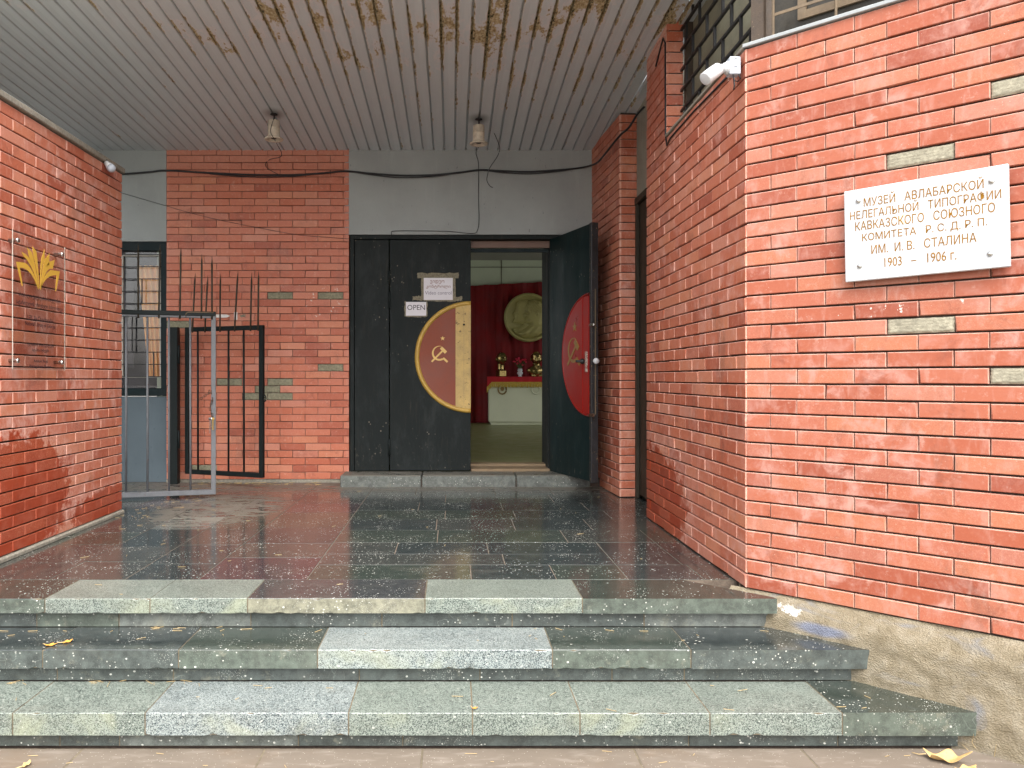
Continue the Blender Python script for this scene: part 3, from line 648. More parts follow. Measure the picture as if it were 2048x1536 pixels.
# window
wn = thing('window', 'dark framed ground floor window with iron grille and tan curtain behind the gates', 'window', (-3.9, YB+.02, .88))
WW, WH = .98, 1.575
MB().box(0, WW, 0, .07, WH-.085, WH).box(WW-.06, WW, 0, .07, .08, WH-.085).box(0, .06, 0, .07, .08, WH-.085).box(0, WW, -.01, .07, 0, .08, .004).build('frame', M['frame_dark'], wn)
MB().box(.07, WW-.07, .03, .06, .19, .2).box(.07, WW-.07, .03, .06, WH-.14, WH-.12).box(WW-.085, WW-.075, .03, .06, .2, WH-.14).box(.50, .515, .03, .06, .2, WH-.14).build('sash', M['acrylic_edge'], wn)
MB().box(.06, WW-.06, .065, .069, .085, WH-.09).build('pane', M['glass'], wn)
for k in range(11):
    z = .20+k*.125
    if z < WH-.08: MB().bar((.03, .012, z), (WW-.03, .012, z), .0045).build('grille_bar', M['black'], wn)
for x, z0, z1 in ((.62, .45, .83), (.84, .20, .45), (.72, .95, 1.2)): MB().bar((x, .012, z0), (x, .012, z1), .005).build('grille_bar', M['black'], wn)
cur = MB(); v = []; f = []
for i in range(61):
    u = i/60; x = .60+.315*u
    for k in range(14):
        q = k/13; x2 = x; xx = .915-(.905-x2)*(1-.4*(1-q))
        v.append((xx, .16+.022*math.sin(u*34+q*1.4)+.008*math.sin(u*13), .20+q*(WH-.42)))
for i in range(60):
    for k in range(13): a = i*14+k; f.append((a, a+14, a+15, a+1))
cur.add(v, f, True).build('curtain', M['curtain'], wn)
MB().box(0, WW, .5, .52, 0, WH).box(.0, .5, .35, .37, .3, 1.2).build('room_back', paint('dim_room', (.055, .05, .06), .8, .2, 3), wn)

# door frame with fixed side panel and threshold
ZD0, ZD1 = .114, 2.483; YD = YB+.02
df = thing('door_frame', 'black steel door frame with a fixed side panel left of the door leaf', 'door frame', (0, YD, 0))
MB().box(-1.046, -1.005, -.01, .10, ZD0, ZD1+.045, .003).box(-1.046, 1.42, -.012, .10, ZD1, ZD1+.045, .003).box(1.0, 1.04, .0, .10, ZD0, ZD1, .003).build('frame_rail', M['door'], df)
MB().box(-1.002, -.650, .005, .045, ZD0, ZD1-.004, .003).build('side_panel', M['door'], df)
MB().box(1.043, 1.42, .005, .045, ZD0, ZD1-.004, .003).build('side_panel', M['door'], df)
MB().box(.19, 1.0, .07, .10, ZD1-.075, ZD1-.005).build('transom_board', M['wood_brown'], df)
MB().box(.19, 1.0, .105, .13, ZD1-.115, ZD1-.078).build('transom_rail', M['frame_dark'], df)
MB().box(.19, 1.0, .03, .30, ZD0-.02, ZD0+.018, .004).box(.19, 1.0, .30, .5, ZD0-.03, ZD0+.04, .004).build('threshold_board', M['wood_sill'], df)
MB().box(-1.05, -1.02, -.05, -.02, .0, .001).build('shim', M['mortar'], df) if False else None
MB().box(.985, 1.03, .101, .62, ZD0, ZD1+.04).box(.14, .186, .101, .62, ZD0, ZD1+.04).build('reveal_lining', M['door'], df)
# left leaf, closed
def disc_poly(r, n=36, x0=0):
    return [(x0, r)]+[(x0-r*math.sin(math.pi*k/n), r*math.cos(math.pi*k/n)) for k in range(1, n)]+[(x0, -r)]
def half_ring(mb, r, w_, y, n=40, flat=False):
    """half round moulding round a half disc opening to the right"""
    v = []; f = []; S = 7
    for k in range(n+1):
        a = math.pi*k/n
        for q in range(S):
            b = math.pi*q/(S-1); rr = r-w_/2+w_/2*math.cos(b); yy_ = y-(w_*.55)*math.sin(b)
            v.append((-rr*math.sin(a), yy_, rr*math.cos(a)))
    for k in range(n):
        for q in range(S-1): a = k*S+q; f.append((a, a+1, a+S+1, a+S))
    f += [tuple(range(S)), tuple(n*S+q for q in range(S))[::-1]]
    mb.add(v, f, True); return mb
def star(cx, cz, r): return [(cx+(r if k % 2 == 0 else r*.4)*math.sin(math.pi*k/5), cz+(r if k % 2 == 0 else r*.4)*math.cos(math.pi*k/5)) for k in range(10)]
def emblem(mb, s, y0, y1):
    # sickle blade, tapered arc
    P = []; Q = []
    for k in range(25):
        a = R(70+k*9.6); w_ = (.012+.085*math.sin(min(1, k/17)*math.pi*.55))*s
        ro = .40*s; P.append((math.cos(a)*ro-.02*s, math.sin(a)*ro)); Q.append((math.cos(a)*(ro-w_)-.02*s, math.sin(a)*(ro-w_)))
    for k in range(24): mb.prism([P[k], P[k+1], Q[k+1], Q[k]], y0, y1)
    c = lambda x, z, l, w_, a: [(x*s+(dx*l*math.cos(a)-dz*w_*math.sin(a))*s, z*s+(dx*l*math.sin(a)+dz*w_*math.cos(a))*s) for dx, dz in ((-1, -1), (1, -1), (1, 1), (-1, 1))]
    mb.prism(c(.30, -.36, .16, .055, R(-42)), y0, y1)
    mb.prism(c(-.11, -.13, .46, .045, R(45)), y0-.001, y1)
    mb.prism(c(.20, .17, .19, .085, R(-45)), y0-.0015, y1)
    return mb
lf = thing('door', 'closed black door leaf with gold rimmed half disc, hammer and sickle and taped notices', 'door', (.186, YD-.004, 0))
DW = .826
MB().box(-DW, 0, 0, .045, ZD0+.004, ZD1-.006, .003).build('leaf_panel', M['door'], lf)
ZC = 1.06+(757-714)/196
hd = MB().prism([(x, ZC+z) for x, z in disc_poly(.53)], -.012, .0).build('half_disc', M['disc'], lf)
bd = [(-.155, z) for z in (-.503, .503)]; rb = .528
bp_ = [(-.155, ZC-.505)]+[(-.155+.155*k/6, ZC-math.sqrt(rb**2-(-.155+.155*k/6)**2)) for k in range(1, 7)]+[(-.155+.155*k/6, ZC+math.sqrt(rb**2-(-.155+.155*k/6)**2)) for k in range(6, 0, -1)]+[(-.155, ZC+.505)]
MB().prism(bp_, -.022, -.013).build('gold_board', M['gold_band'], lf)
ring = half_ring(MB(), .572, .05, -.002); o = ring.build('rim', M['ring'], lf, (0, 0, ZC))
MB().bar((-.045+.0, -.03, ZC+.33), (-.045, -.02, ZC+.33), .01, 12).build('keyhole', M['black'], lf, (-.025, 0, 0)) 
MB().bar((-.07, -.0232, ZC-.505), (-.07, -.0232, ZC+.505), .0012).bar((-.152, -.0225, ZC-.03), (-.002, -.0225, ZC-.03), .001).build('board_seam', M['wood_sill'], lf)
em = emblem(MB(), .19, -.0165, -.012).build('hammer_and_sickle', M['emblem'], lf, (-.316, 0, ZC+.038))
MB().prism(star(0, 0, .026), -.0165, -.012).build('star', M['emblem'], lf, (-.286, 0, ZC+.19))
for z in (1.06+(757-580)/196-.1, .36):
    MB().bar((-DW-.006, -.012, z-.09), (-DW-.006, -.012, z+.09), .011, 10).build('hinge', M['door'], lf)
for z in (2.1,): MB().bar((-DW-.006, -.012, z-.07), (-DW-.006, -.012, z+.07), .011, 10).build('hinge', M['door'], lf)
# notices
def ragged(x0, x1, z0, z1, amp=.006, n=9):
    p = []
    for k in range(n+1): p.append((x0+(x1-x0)*k/n, z0+random.uniform(-amp, amp)))
    for k in range(1, 4): p.append((x1+random.uniform(-amp, amp), z0+(z1-z0)*k/4))
    for k in range(n, -1, -1): p.append((x0+(x1-x0)*k/n, z1+random.uniform(-amp, amp)))
    for k in range(3, 0, -1): p.append((x0+random.uniform(-amp, amp), z0+(z1-z0)*k/4))
    return p
def pw(x, y, Y=YD): q = px(x, y, Y); return q.x, q.z
def notice(x0, y0, x1, y1, label, tapes, yoff):
    a = pw(x0, y1); b = pw(x1, y0); w_, h_ = b[0]-a[0], b[1]-a[1]; cx, cz = (a[0]+b[0])/2, (a[1]+b[1])/2
    n = thing('paper_notice', label, 'notice', (cx, YD-.004, cz))
    MB().box(-w_/2, w_/2, -.003, -.0012, -h_/2, h_/2).build('paper', M['paper'], n)
    for (p0, q0, p1, q1) in tapes:
        A = pw(p0, q1); B = pw(p1, q0)
        MB().prism(ragged(A[0]-cx, B[0]-cx, A[1]-cz, B[1]-cz), -.0012-random.uniform(0, .0004), -.0001).build('tape', M['tape'], n)
    return n, w_, h_
n1, w1, h1 = notice(847.5, 556, 905.5, 600, 'white paper notice reading Video control, framed by old peeling tape', [(835, 546, 917, 557), (825, 592, 848, 601), (905, 593, 925, 602), (843, 555, 848, 600), (905, 556, 911, 604), (848, 599, 905, 603)], 0)
text('ვიდეო', .145, .040, 'lettering', M['ink_red'], n1, (-.01, .070), .0005, 0, y=-.003)
text('კონტროლი', .25, .040, 'lettering', M['ink_red'], n1, (.0, .022), .0005, 0, y=-.003)
text('Video control', .27, .036, 'lettering', M['ink_fade'], n1, (0, -.040), .0005, y=-.003)
n2, w2, h2 = notice(812, 604, 852.5, 631.5, 'small white paper sign reading OPEN', [(809, 602.5, 812.3, 633), (812, 631, 855, 634), (852, 603, 855, 631)], 0)
text('OPEN', .18, .052, 'lettering', M['ink'], n2, (0, .014), .0005, 0, y=-.003)
# right leaf, open towards the camera
rl = thing('door', 'open dark green door leaf with a glossy red half disc and worn lock edge', 'door', (.998, YD+.0, 0), 0)
ang = math.atan2(7.27-YD, 1.272-.998); rl.rotation_euler = (0, 0, ang)     # local x runs from hinge to free edge
DL = math.hypot(7.27-YD, 1.272-.998)
# local frame: x to free edge, the visible face looks to local -y
MB().box(.0, DL, 0, .05, ZD0+.0, ZD1+.0, .003).build('leaf_panel', M['door_in'], rl)
MB().box(DL-.035, DL+.012, -.006, .062, ZD0-.01, ZD1+.005, .004).build('lock_edge', paint('worn_black_edge', (.02, .02, .022), .45, .4, 12, .3, wear=(.36, .22, .10), wear_amt=.60), rl)
xe = DL-.037
MB().prism([(xe+x, ZC+z) for x, z in disc_poly(.545)], -.012, 0).build('half_disc', M['disc_in'], rl)
v = MB(); half_ring(v, .572, .022, -.001); v.build('rim', M['disc_in'], rl, (xe, 0, ZC))
MB().bar((xe-.12, -.014, ZC-.535), (xe-.12, -.014, ZC+.535), .003).build('moulding', M['disc_in'], rl)
emblem(MB(), .30, -.015, -.012).build('hammer_and_sickle', M['emblem_dim'], rl, (xe-.30, 0, ZC+.05))
MB().prism(star(0, 0, .05), -.015, -.012).build('star', M['emblem_dim'], rl, (xe-.28, 0, ZC+.27))
MB().box(xe-.052, xe-.012, -.024, -.012, ZC-.16, ZC+.03, .004).build('lock_plate', M['old_plate'], rl)
MB().lathe([(0, -.03), (.022, -.03), (.028, -.01), (.02, .0), (.012, .01), (.012, .05)], (xe-.08, -.05, ZC-.06), 16, Matrix.Rotation(R(90), 4, 'X')).build('knob', M['black'], rl)
MB().lathe([(0, -.02), (.024, -.018), (.028, 0), (.02, .02), (.01, .03), (.01, .05)], (DL+.045, .02, ZC-.06), 16, Matrix.Rotation(R(-90), 4, 'Y')).build('knob', M['white_plastic'], rl)
for z in (ZC+.27, ZC-.555):
    hm = MB().box(DL-.04, DL+.05, -.008, -.002, z-.016, z+.016, .003); hm.tube([(DL+.045+.014*math.cos(t*.7), -.005, z+.014*math.sin(t*.7)) for t in range(9)], .005, 6, True); hm.build('hasp', M['steel'] if z > ZC else M['copper'], rl)
MB().box(DL+.013, DL+.017, .026, .034, ZC-.55, ZC+.60).build('edge_strip', M['iron2'], rl)
# stone step below the door
ds = MB().box(-1.09, 1.44, YB-.33, YB+.05, -.01, .085).build('door_step', M['mortar_dark'], kind='structure')
for a, b in ((-1.10, -.305), (-.30, .62), (.625, 1.35)):
    MB().box(a+.002, b-.002, YB-.34, YB+.01, -.008, .112+random.uniform(-.001, .001), .008).build('step_slab', M['grey'], ds)
# dark side door in the recess right
sd = thing('side_door', 'weathered black wooden side door in the recess right of the brick pier', 'door', (1.655, 7.08, 0), R(-90))
MB().box(0, 1.05, 0, .05, .03, 2.60, .003).build('leaf_panel', M['dark_wood'], sd)
MB().box(-.0, 1.05, -.035, .05, 2.60, 2.66, .004).box(.0, .05, -.03, 0, .0, 2.6, .004).build('frame_rail', M['dark_wood'], sd)
rp = MB().box(1.64, 1.80, 6.0, 7.078, 2.665, 3.50).build('plaster_wall_panel', M['plaster_stain']); tag(rp, 'streaked grey plaster panel above the narrow side door', 'wall panel')
# ------------------------------------------------------------------ upper windows with sill over the right walls
uw = thing('upper_window', 'grimy upper window behind an iron lattice above the receding side wall', 'window', (1.60, 5.49, 2.746), R(-90))
UL = 1.42; UH = .90
MB().box(0, UL, .05, .08, .0, UH).build('pane', M['dirty_pane'], uw)
MB().box(0, .04, 0, .06, 0, UH).box(0, UL, 0, .06, 0, .03).box(UL-.05, UL, -.01, .07, 0, UH).build('frame', M['iron'], uw)
zr = [.02, .16, .30, .44, .58, .72, .86]
for z in zr[1:]: MB().bar((0, -.02, z), (UL, -.02, z), .008).build('lattice_bar', M['black'], uw)
for r_, (a, b) in enumerate(zip(zr, zr[1:])):
    for k in range(5):
        x = .12+k*.29+(.145 if r_ % 2 else 0)
        if x < UL: MB().bar((x, -.02, a), (x, -.02, b), .008).build('lattice_bar', M['black'], uw)
uf = thing('upper_window', 'upper window with rusty angle iron bars on the zinc sill above the plaque wall', 'window', C0+Vector((.10*.7071, .10*.7071, 2.748)), R(-45))
MB().box(-.02, 1.8, .06, .09, 0, .9).build('pane', M['dark_pane'], uf)
MB().box(-.02, .03, 0, .06, 0, .9).box(-.02, 1.8, .02, .06, 0, .04).box(.03, .045, .0, .05, .0, .9).build('frame', M['iron'], uf)
for x in (.10, .40, .70, 1.0, 1.3): MB().box(x, x+.012, -.03, -.024, 0, .9).box(x, x+.004, -.03, -.005, 0, .9).build('grille_bar', M['iron2'], uf)
for z in (.13, .40, .67): MB().box(.10, 1.8, -.022, -.016, z, z+.014).build('grille_bar', M['iron2'], uf)
MB().box(.2, .85, .04, .055, .10, .14).box(.2, .24, .04, .055, .14, .8).box(.2, .85, .04, .055, .22, .25).build('casement', M['iron2'], uf)
sm_ = MB().box(-.015, 1.86, -.015, .13, 2.727, 2.746, .003)
fs = thing('zinc_sill', 'thin grey zinc sill capping the brick wall above the plaque', 'sill', C0, R(-45)); sm_.build('sill_sheet', M['sill_metal'], fs)
ss_ = thing('concrete_sill', 'stained narrow sill under the lattice window of the side wall', 'sill', (1.478, 6.057, 0), R(-90)); MB().box(.57, SL+.004, -.012, .16, 2.727, 2.744, .003).build('sill_strip', M['curb'], ss_)
tw = MB().tube([(.30, -.006, 3.32), (.50, -.006, 3.44), (.555, -.006, 3.38), (.56, -.006, 2.75), (.60, -.006, 2.66), (.68, -.006, 2.685), (1.2, -.006, 2.69), (2.0, -.008, 2.67)], .006, 6).build('cable', M['cable'], None, (1.478, 6.057, 0), (0, 0, R(-90)))
tag(tw, 'thin black cable looping round the sill corner of the side wall', 'cable')

# ------------------------------------------------------------------ canopy ceiling
ce = MB().box(-4.0, 1.66, 4.66, YB+.25, 3.75, 3.85).build('canopy_ceiling', M['roof'], kind='structure')
PW = .109; x0 = (698-905)/196-PW*26
y0, y1 = 4.76, YB+.02
n = 0; x = x0
prof = [(.0, .03), (.002, .0), (.040, .0045), (.090, .003), (.096, .009), (.099, .03), (.109, .032)]
plank_me = None
while x < 1.56:
    v = []; f = []
    for yy in (y0, y1):
        for a, h in prof: v.append((a, yy-y0, CEIL(yy)+h-CEIL(y0)))
    k = len(prof)
    for q in range(k-1): f.append((q, q+1, q+1+k, q+k))
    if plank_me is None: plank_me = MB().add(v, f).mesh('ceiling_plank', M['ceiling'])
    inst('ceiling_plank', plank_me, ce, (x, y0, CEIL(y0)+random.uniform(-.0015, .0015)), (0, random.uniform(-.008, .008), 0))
    x += PW
fa = MB().box(-4.0, 1.66, 4.66, 4.76, 3.5, 3.85).build('canopy_fascia', M['roof'], kind='structure')
# unseen walls and roof, added to block light
MB().box(-4.9, -4.6, 5.2, YB+.3, ZG, 3.86).build('added_shade_wall', M['plaster'], kind='structure')  # added out of view to dim the left end of the canopy
MB().box(-5.3, 6.5, 8.0, 17.2, 3.86, 4.05).build('light_blocking_roof', M['roof'], kind='structure')  # unseen slab, added to keep light out from above
MB().box(1.8, 2.0, 4.4, 8.2, -.2, 3.86).build('light_blocking_wall', M['plaster'], kind='structure')  # unseen, added to stop light leaking in behind the upper windows

# ------------------------------------------------------------------ interior room
ZF = .125
MB().box(-3, 5, YB+.62, 16.9, ZF-.1, ZF).build('room_floor', M['room_floor'], kind='structure')
MB().box(-3, .19, YB+.50, YB+.62, ZF, 3.5).box(1.02, 5, YB+.50, YB+.62, ZF, 3.5).box(.19, 1.02, YB+.5, YB+.62, 2.45, 3.5).build('room_front_wall', M['room_wall'], kind='structure')
rw = MB().box(-3, 5, 16.75, 16.9, ZF, 3.55).build('room_back_wall', M['room_wall'], kind='structure')
MB().box(-3.2, -3, YB+.5, 16.9, ZF, .8).box(-3.2, -3, YB+.5, 16.9, 3.2, 3.55).box(-3.2, -3, YB+.5, 11.5, .8, 3.2).box(-3.2, -3, 15.6, 16.9, .8, 3.2).build('room_left_wall', M['room_wall'], kind='structure')  # opening in this unseen wall added to brighten the room with sky light
rr = MB().box(5, 5.2, YB+.5, 16.9, ZF, .7).box(5, 5.2, YB+.5, 16.9, 3.2, 3.55).box(5, 5.2, YB+.5, 9.6, .7, 3.2).box(5, 5.2, 16.2, 16.9, .7, 3.2).box(5, 5.2, 12.6, 12.9, .7, 3.2).build('room_right_wall', M['room_wall'], kind='structure')  # wide openings added out of view to let sky light in
MB().box(-3.2, 5.2, YB+.3, 16.9, 3.55, 3.6).build('room_ceiling', M['room_ceiling'], kind='structure')
MB().box(1.02, 1.035, 16.735, 16.75, 2.9, 3.55).box(-3, 5, 16.735, 16.75, 3.40, 3.41).build('wall_batten', M['iron'], rw)
cv = MB(); v = []; f = []
for i in range(241):
    u = i/240; x = -1.5+u*5
    for k in range(8):
        q = k/7; top = 3.0+.055*(x-.4)
        v.append((x+.01*math.sin(i*1.3+k), 16.62+.035*math.sin(x*16)+.015*math.sin(x*41+q), ZF+.01+q*(top-ZF-.01)))
for i in range(240):
    for k in range(7): a = i*8+k; f.append((a, a+8, a+9, a+1))
cu = cv.add(v, f, True).build('red_curtain', M['velvet']); tag(cu, 'dark red velvet curtain covering the far wall of the room', 'curtain')
# pedestal
YP = 16.06
pd = thing('pedestal', 'cream painted pedestal with two wreath emblems below the red cloth', 'pedestal', (.74+.72, YP, ZF))
MB().box(-.72, .72, 0, .5, .05, .965, .012).build('body', M['pedestal'], pd)
MB().box(-.68, .68, .03, .47, 0, .05).build('base', M['pedestal'], pd)
for x in (-.455, .22):
    e = MB(); e.tube([(x+.085*math.cos(t*.5236), -.008, .72+.10*math.sin(t*.5236)) for t in range(12)], .016, 6, True); e.prism([(x+.04*math.cos(a_*.785), .725+.045*math.sin(a_*.785)) for a_ in range(8)], -.008, .002); e.build('wreath_emblem', M['emblem_dim'] if x < 0 else M['pedestal'], pd)
cl = thing('table_cloth', 'red cloth with gold fringe draped over the pedestal', 'cloth', (1.46, YP, ZF+.966))
v = []; f = []; nn = 50
for i in range(nn+1):
    x = -.76+1.52*i/nn; sag = .10*max(0, 1-i/3) ; w_ = .008*math.sin(i*1.1)
    v += [(x, .5, .006), (x, -.012, .008), (x, -.022+w_*.5, 0), (x, -.024+w_, -.115-.01*math.sin(i*.5)-sag)]
for i in range(nn):
    for k in range(3): a = i*4+k; f.append((a, a+1, a+5, a+4))
MB().add(v, f, True).build('cloth', M['cloth_red'], cl)
fr = MB()
for i in range(150):
    x = -.76+1.52*i/149; sag = .10*max(0, 1-i/9)
    fr.bar((x, -.03+random.uniform(-.004, .004), -.10-sag), (x+random.uniform(-.006, .006), -.032, -.20-sag+random.uniform(-.015, .012)), .0055, 4)
fr.build('fringe', M['fringe'], cl, kind='stuff')
# busts
def bust(loc, rz, style, label):
    b = thing('bust', label, 'bust', loc, rz)
    # head
    nu, nv = 36, 26; v = []; f = []
    G = lambda d, s_: math.exp(-(d*d)/(s_*s_))
    hz = .335
    for j in range(nv+1):
        ph = math.pi*j/nv
        for i in range(nu):
            th = 2*math.pi*i/nu; X = math.sin(ph)*math.sin(th); Yv = -math.sin(ph)*math.cos(th); Z = math.cos(ph)
            rx, ry, rz_ = .082, .10, .128
            k = 1+(0 if Z > 0 else -.22*Z*Z)
            x, y, z = X*rx*k*(1 if Z > -.3 else 1+.25*(Z+.3)), Yv*ry*k, Z*rz_
            fr_ = max(0, -Yv)
            y -= fr_*(.034*G(x, .017)*G(z+.022, .026)+.016*G(x, .05)*G(z-.028, .014)+.014*G(x, .03)*G(z+.085, .025))
            for e in (-1, 1): y += fr_*.016*G(x-e*.033, .016)*G(z-.005, .014)
            y -= fr_*.009*G(x, .03)*G(z+.055, .010)
            for e in (-1, 1): y -= fr_*.008*G(x-e*.05, .02)*G(z+.02, .02)
            if style == 'beard': y -= fr_*.028*G(x, .022)*G(z+.115, .026); z -= fr_*.012*G(x, .02)*G(z+.12, .03); y -= fr_*.008*G(x, .03)*G(z+.046, .008)
            else:
                y -= fr_*.016*G(x, .038)*G(z+.048, .010)
                if z > .05 or Yv > .1 and z > -.03: q = 1.10+.025*math.sin(th*9+z*80); x *= q; y *= q; z *= 1.09
            v.append((x, y, z+hz))
    for j in range(nv):
        for i in range(nu): a = j*nu+i; b_ = j*nu+(i+1) % nu; f.append((a, a+nu, b_+nu, b_))
    fixnormals(MB().add(v, f, True).build('head', M['gilt'], b))
    for e in (-1, 1):
        MB().lathe([(0, -.012), (.017, -.008), (.022, .004), (.012, .010), (0, .006)], (e*.086, .008, hz-.01), 12, Matrix.Rotation(R(90)*e, 4, 'Y') @ Matrix.Diagonal((1.5, 1, 1, 1))).build('ear', M['gilt'], b)
    nm = MB()
    if style == 'beard':
        nm.lathe([(.062, .10), (.055, .15), (.054, .22), (.058, .26)], (0, .015, 0), 20); nm.build('neck', M['gilt'], b)
        MB().box(-.062, .062, -.05, .075, 0, .115, .008).build('base', M['gilt'], b)
    else:
        v = []; f = []; prof = [(.10, .0, .07), (.115, .05, .075), (.15, .10, .085), (.155, .135, .08), (.11, .175, .07), (.062, .20, .058), (.054, .25, .055), (.056, .27, .056)]
        for rx, z, ry in prof:
            for i in range(24): t_ = 2*math.pi*i/24; v.append((rx*math.cos(t_), ry*math.sin(t_)+.01, z))
        for j in range(len(prof)-1):
            for i in range(24): a = j*24+i; b_ = j*24+(i+1) % 24; f.append((a, b_, b_+24, a+24))
        f.append(tuple(range(24))[::-1]); MB().add(v, f, True).build('shoulders', M['gilt'], b)
        MB().prism([(-.05, .20), (0, .11), (.05, .20), (.03, .205), (0, .15), (-.03, .205)], -.085, -.05).build('collar', M['gilt'], b)
        MB().box(-.085, .085, -.06, .075, -.0, .045, .006).build('base', M['gilt'], b)
    b.scale = (1.35, 1.3, 1.08); return b
zt = ZF+.966+.009
bust((px(1003, 0, YP+.2).x, YP+.2, zt), R(25), 'beard', 'gilded bald bust with pointed beard on the left of the red cloth')
bust((px(1073, 0, YP+.2).x, YP+.2, zt), R(8), 'hair', 'gilded bust with thick hair, moustache and collar on the right of the red cloth')
vz = thing('flower_vase', 'small white vase of pink red flowers between the two gilded busts', 'vase', (px(1040, 0, YP+.15).x, YP+.15, zt))
MB().lathe([(.03, 0), (.032, .01), (.02, .02), (.045, .05), (.045, .07), (.03, .09), (.042, .11), (.03, .135), (.038, .14)], (0, 0, 0), 20).build('vase', M['white_plastic'], vz)
pm = MB(); gm = MB()
for k in range(34):
    a = random.uniform(0, 6.28); r_ = random.uniform(0, .12)*(.6 if k > 24 else 1); z = .22+random.uniform(0, .13)-r_*.35; c = Vector((r_*math.cos(a), r_*math.sin(a)*.6, z))
    for q in range(5):
        n_ = Vector((random.uniform(-1, 1), random.uniform(-1, 1), random.uniform(-1, 1))).normalized(); u_ = n_.orthogonal().normalized(); w_ = n_.cross(u_)
        rr_ = .02; pm.add([c+u_*rr_, c+w_*rr_+n_*.005, c-u_*rr_, c-w_*rr_+n_*.005], [(0, 1, 2, 3)])
    gm.bar((0, 0, .13), tuple(c-Vector((0, 0, .01))), .003, 4)
pm.build('petals', M['petal'], vz, kind='stuff'); gm.build('stems', M['leaf_green'], vz, kind='stuff')
vz.scale = (1.3, 1.3, 1.15)
# relief medallion
def seg_d(p, a, b):
    ax, ay = a; bx_, by = b; dx, dy = bx_-ax, by-ay; t_ = max(0, min(1, ((p[0]-ax)*dx+(p[1]-ay)*dy)/(dx*dx+dy*dy+1e-9))); return math.hypot(p[0]-ax-t_*dx, p[1]-ay-t_*dy)
def inside(p, P):
    c = False
    for i in range(len(P)):
        a, b = P[i], P[i-1]
        if (a[1] > p[1]) != (b[1] > p[1]) and p[0] < (b[0]-a[0])*(p[1]-a[1])/(b[1]-a[1])+a[0]: c = not c
    return c
def sd(p, P): d_ = min(seg_d(p, P[i], P[i-1]) for i in range(len(P))); return d_ if inside(p, P) else -d_
cvt = lambda L_: [((x-1160)/218*.5, -(y-520)/218*.5) for x, y in L_]
front = cvt([(1160, 372), (1210, 358), (1262, 378), (1296, 424), (1306, 480), (1292, 536), (1282, 570), (1328, 610), (1290, 655), (1240, 688), (1180, 700), (1110, 698), (1050, 672), (1100, 640), (1140, 610), (1170, 590), (1150, 580), (1122, 572), (1120, 556), (1136, 546), (1108, 534), (1112, 518), (1096, 506), (1126, 470), (1124, 440), (1138, 400)])
rear = cvt([(1150, 362), (1090, 362), (1056, 384), (1046, 420), (1042, 452), (1014, 492), (1032, 500), (1024, 514), (1034, 526), (1026, 545), (1014, 568), (1060, 574), (1108, 582), (1080, 602), (1020, 616), (1008, 640), (1040, 672), (1160, 640), (1200, 500)])
md = thing('medallion', 'round olive relief medallion with two overlapping men in profile on the red curtain', 'medallion', (px(1057, 0, 16.5).x, 16.50, px(0, 635, 16.5).z))
n = 100; v = []; f = []; idx = {}
for i in range(n+1):
    for k in range(n+1):
        x, z = (i/n-.5)*.96, (k/n-.5)*.96
        if x*x+z*z > .47**2: continue
        d1 = sd((x, z), front); h = 0
        if d1 > 0:
            h = .045+.075*min(1, d1/.08)**.6
            h += .02*math.exp(-((x-.165)**2/.0007+(z-.06)**2/.0018)); h -= .03*math.exp(-((x-.165)**2/.00018+(z-.05)**2/.0006))
            h -= .035*math.exp(-((x+.03)**2/.0008+(z-.075)**2/.0003)); h += .025*math.exp(-((x+.07)**2/.0015+(z-.0)**2/.00025))
            if z > .09 and x > -.04: h += .007*math.sin((x*1.4+z)*90)
            if z < -.20: h += .008*math.sin((x-z*.9)*38)
        else:
            d2 = sd((x, z), rear)
            if d2 > 0:
                h = .02+.045*min(1, d2/.06)**.6; h -= .009*math.exp(-((x+.215)**2/.0008+(z-.075)**2/.0003))
                if z < -.18: h += .006*math.sin((x-z*.9)*38)
        idx[i, k] = len(v); v.append((x, -h, z))
for i in range(n):
    for k in range(n):
        q = [(i, k), (i+1, k), (i+1, k+1), (i, k+1)]
        if all(a in idx for a in q): f.append(tuple(idx[a] for a in q))
MB().add(v, f, True).build('relief', M['relief'], md)
MB().lathe([(.44, .01), (.45, .055), (.47, .07), (.50, .055), (.51, .0), (.51, -.03)], (0, 0, 0), 64, Matrix.Rotation(R(90), 4, 'X')).build('rim', M['relief'], md)

# ------------------------------------------------------------------ gates
def gate(label, A, B, zb, zt_, bars, spikes, mt, barm, fw_=.026, group='spiked steel gate leaves', extra=None):
    A = Vector(A); B = Vector(B); L = (B-A).length; rz = math.atan2(B.y-A.y, B.x-A.x)
    g_ = thing('steel_gate', label, 'gate', (A.x, A.y, 0), rz, group)
    H = zt_-zb
    MB().box(0, L, -.02, .02, zt_-fw_*1.1, zt_+fw_*.6, .003).build('top_rail', mt, g_)
    MB().box(0, L, -.02, .02, zb-fw_*.6, zb+fw_*1.1, .003).build('bottom_rail', mt, g_)
    MB().box(L-fw_*1.6, L, -.021, .021, zb-fw_*.6, zt_+fw_*.6, .003).build('stile', mt, g_)
    MB().box(0, fw_*1.6, -.021, .021, zb-fw_*.6, zt_+fw_*.6, .003).build('stile', mt, g_)
    for x in bars: MB().bar((x, 0, zb+.01), (x+random.uniform(-.004, .004), 0, zt_-.01), .010, 8).build('bar', barm, g_)
    for x, h, lean in spikes:
        MB().bar((x, -.024, zt_-.04), (x+lean, -.024, zt_+h-.08), .0085, 8).bar((x+lean, -.024, zt_+h-.08), (x+lean*1.2, -.024, zt_+h), .0085, 8, .0008).build('spike', M['spike'], g_)
    return g_, L
s = 230.0
A = (-3.45, 6.78, 0); B = ((432-905)/222, 7.16, 0)
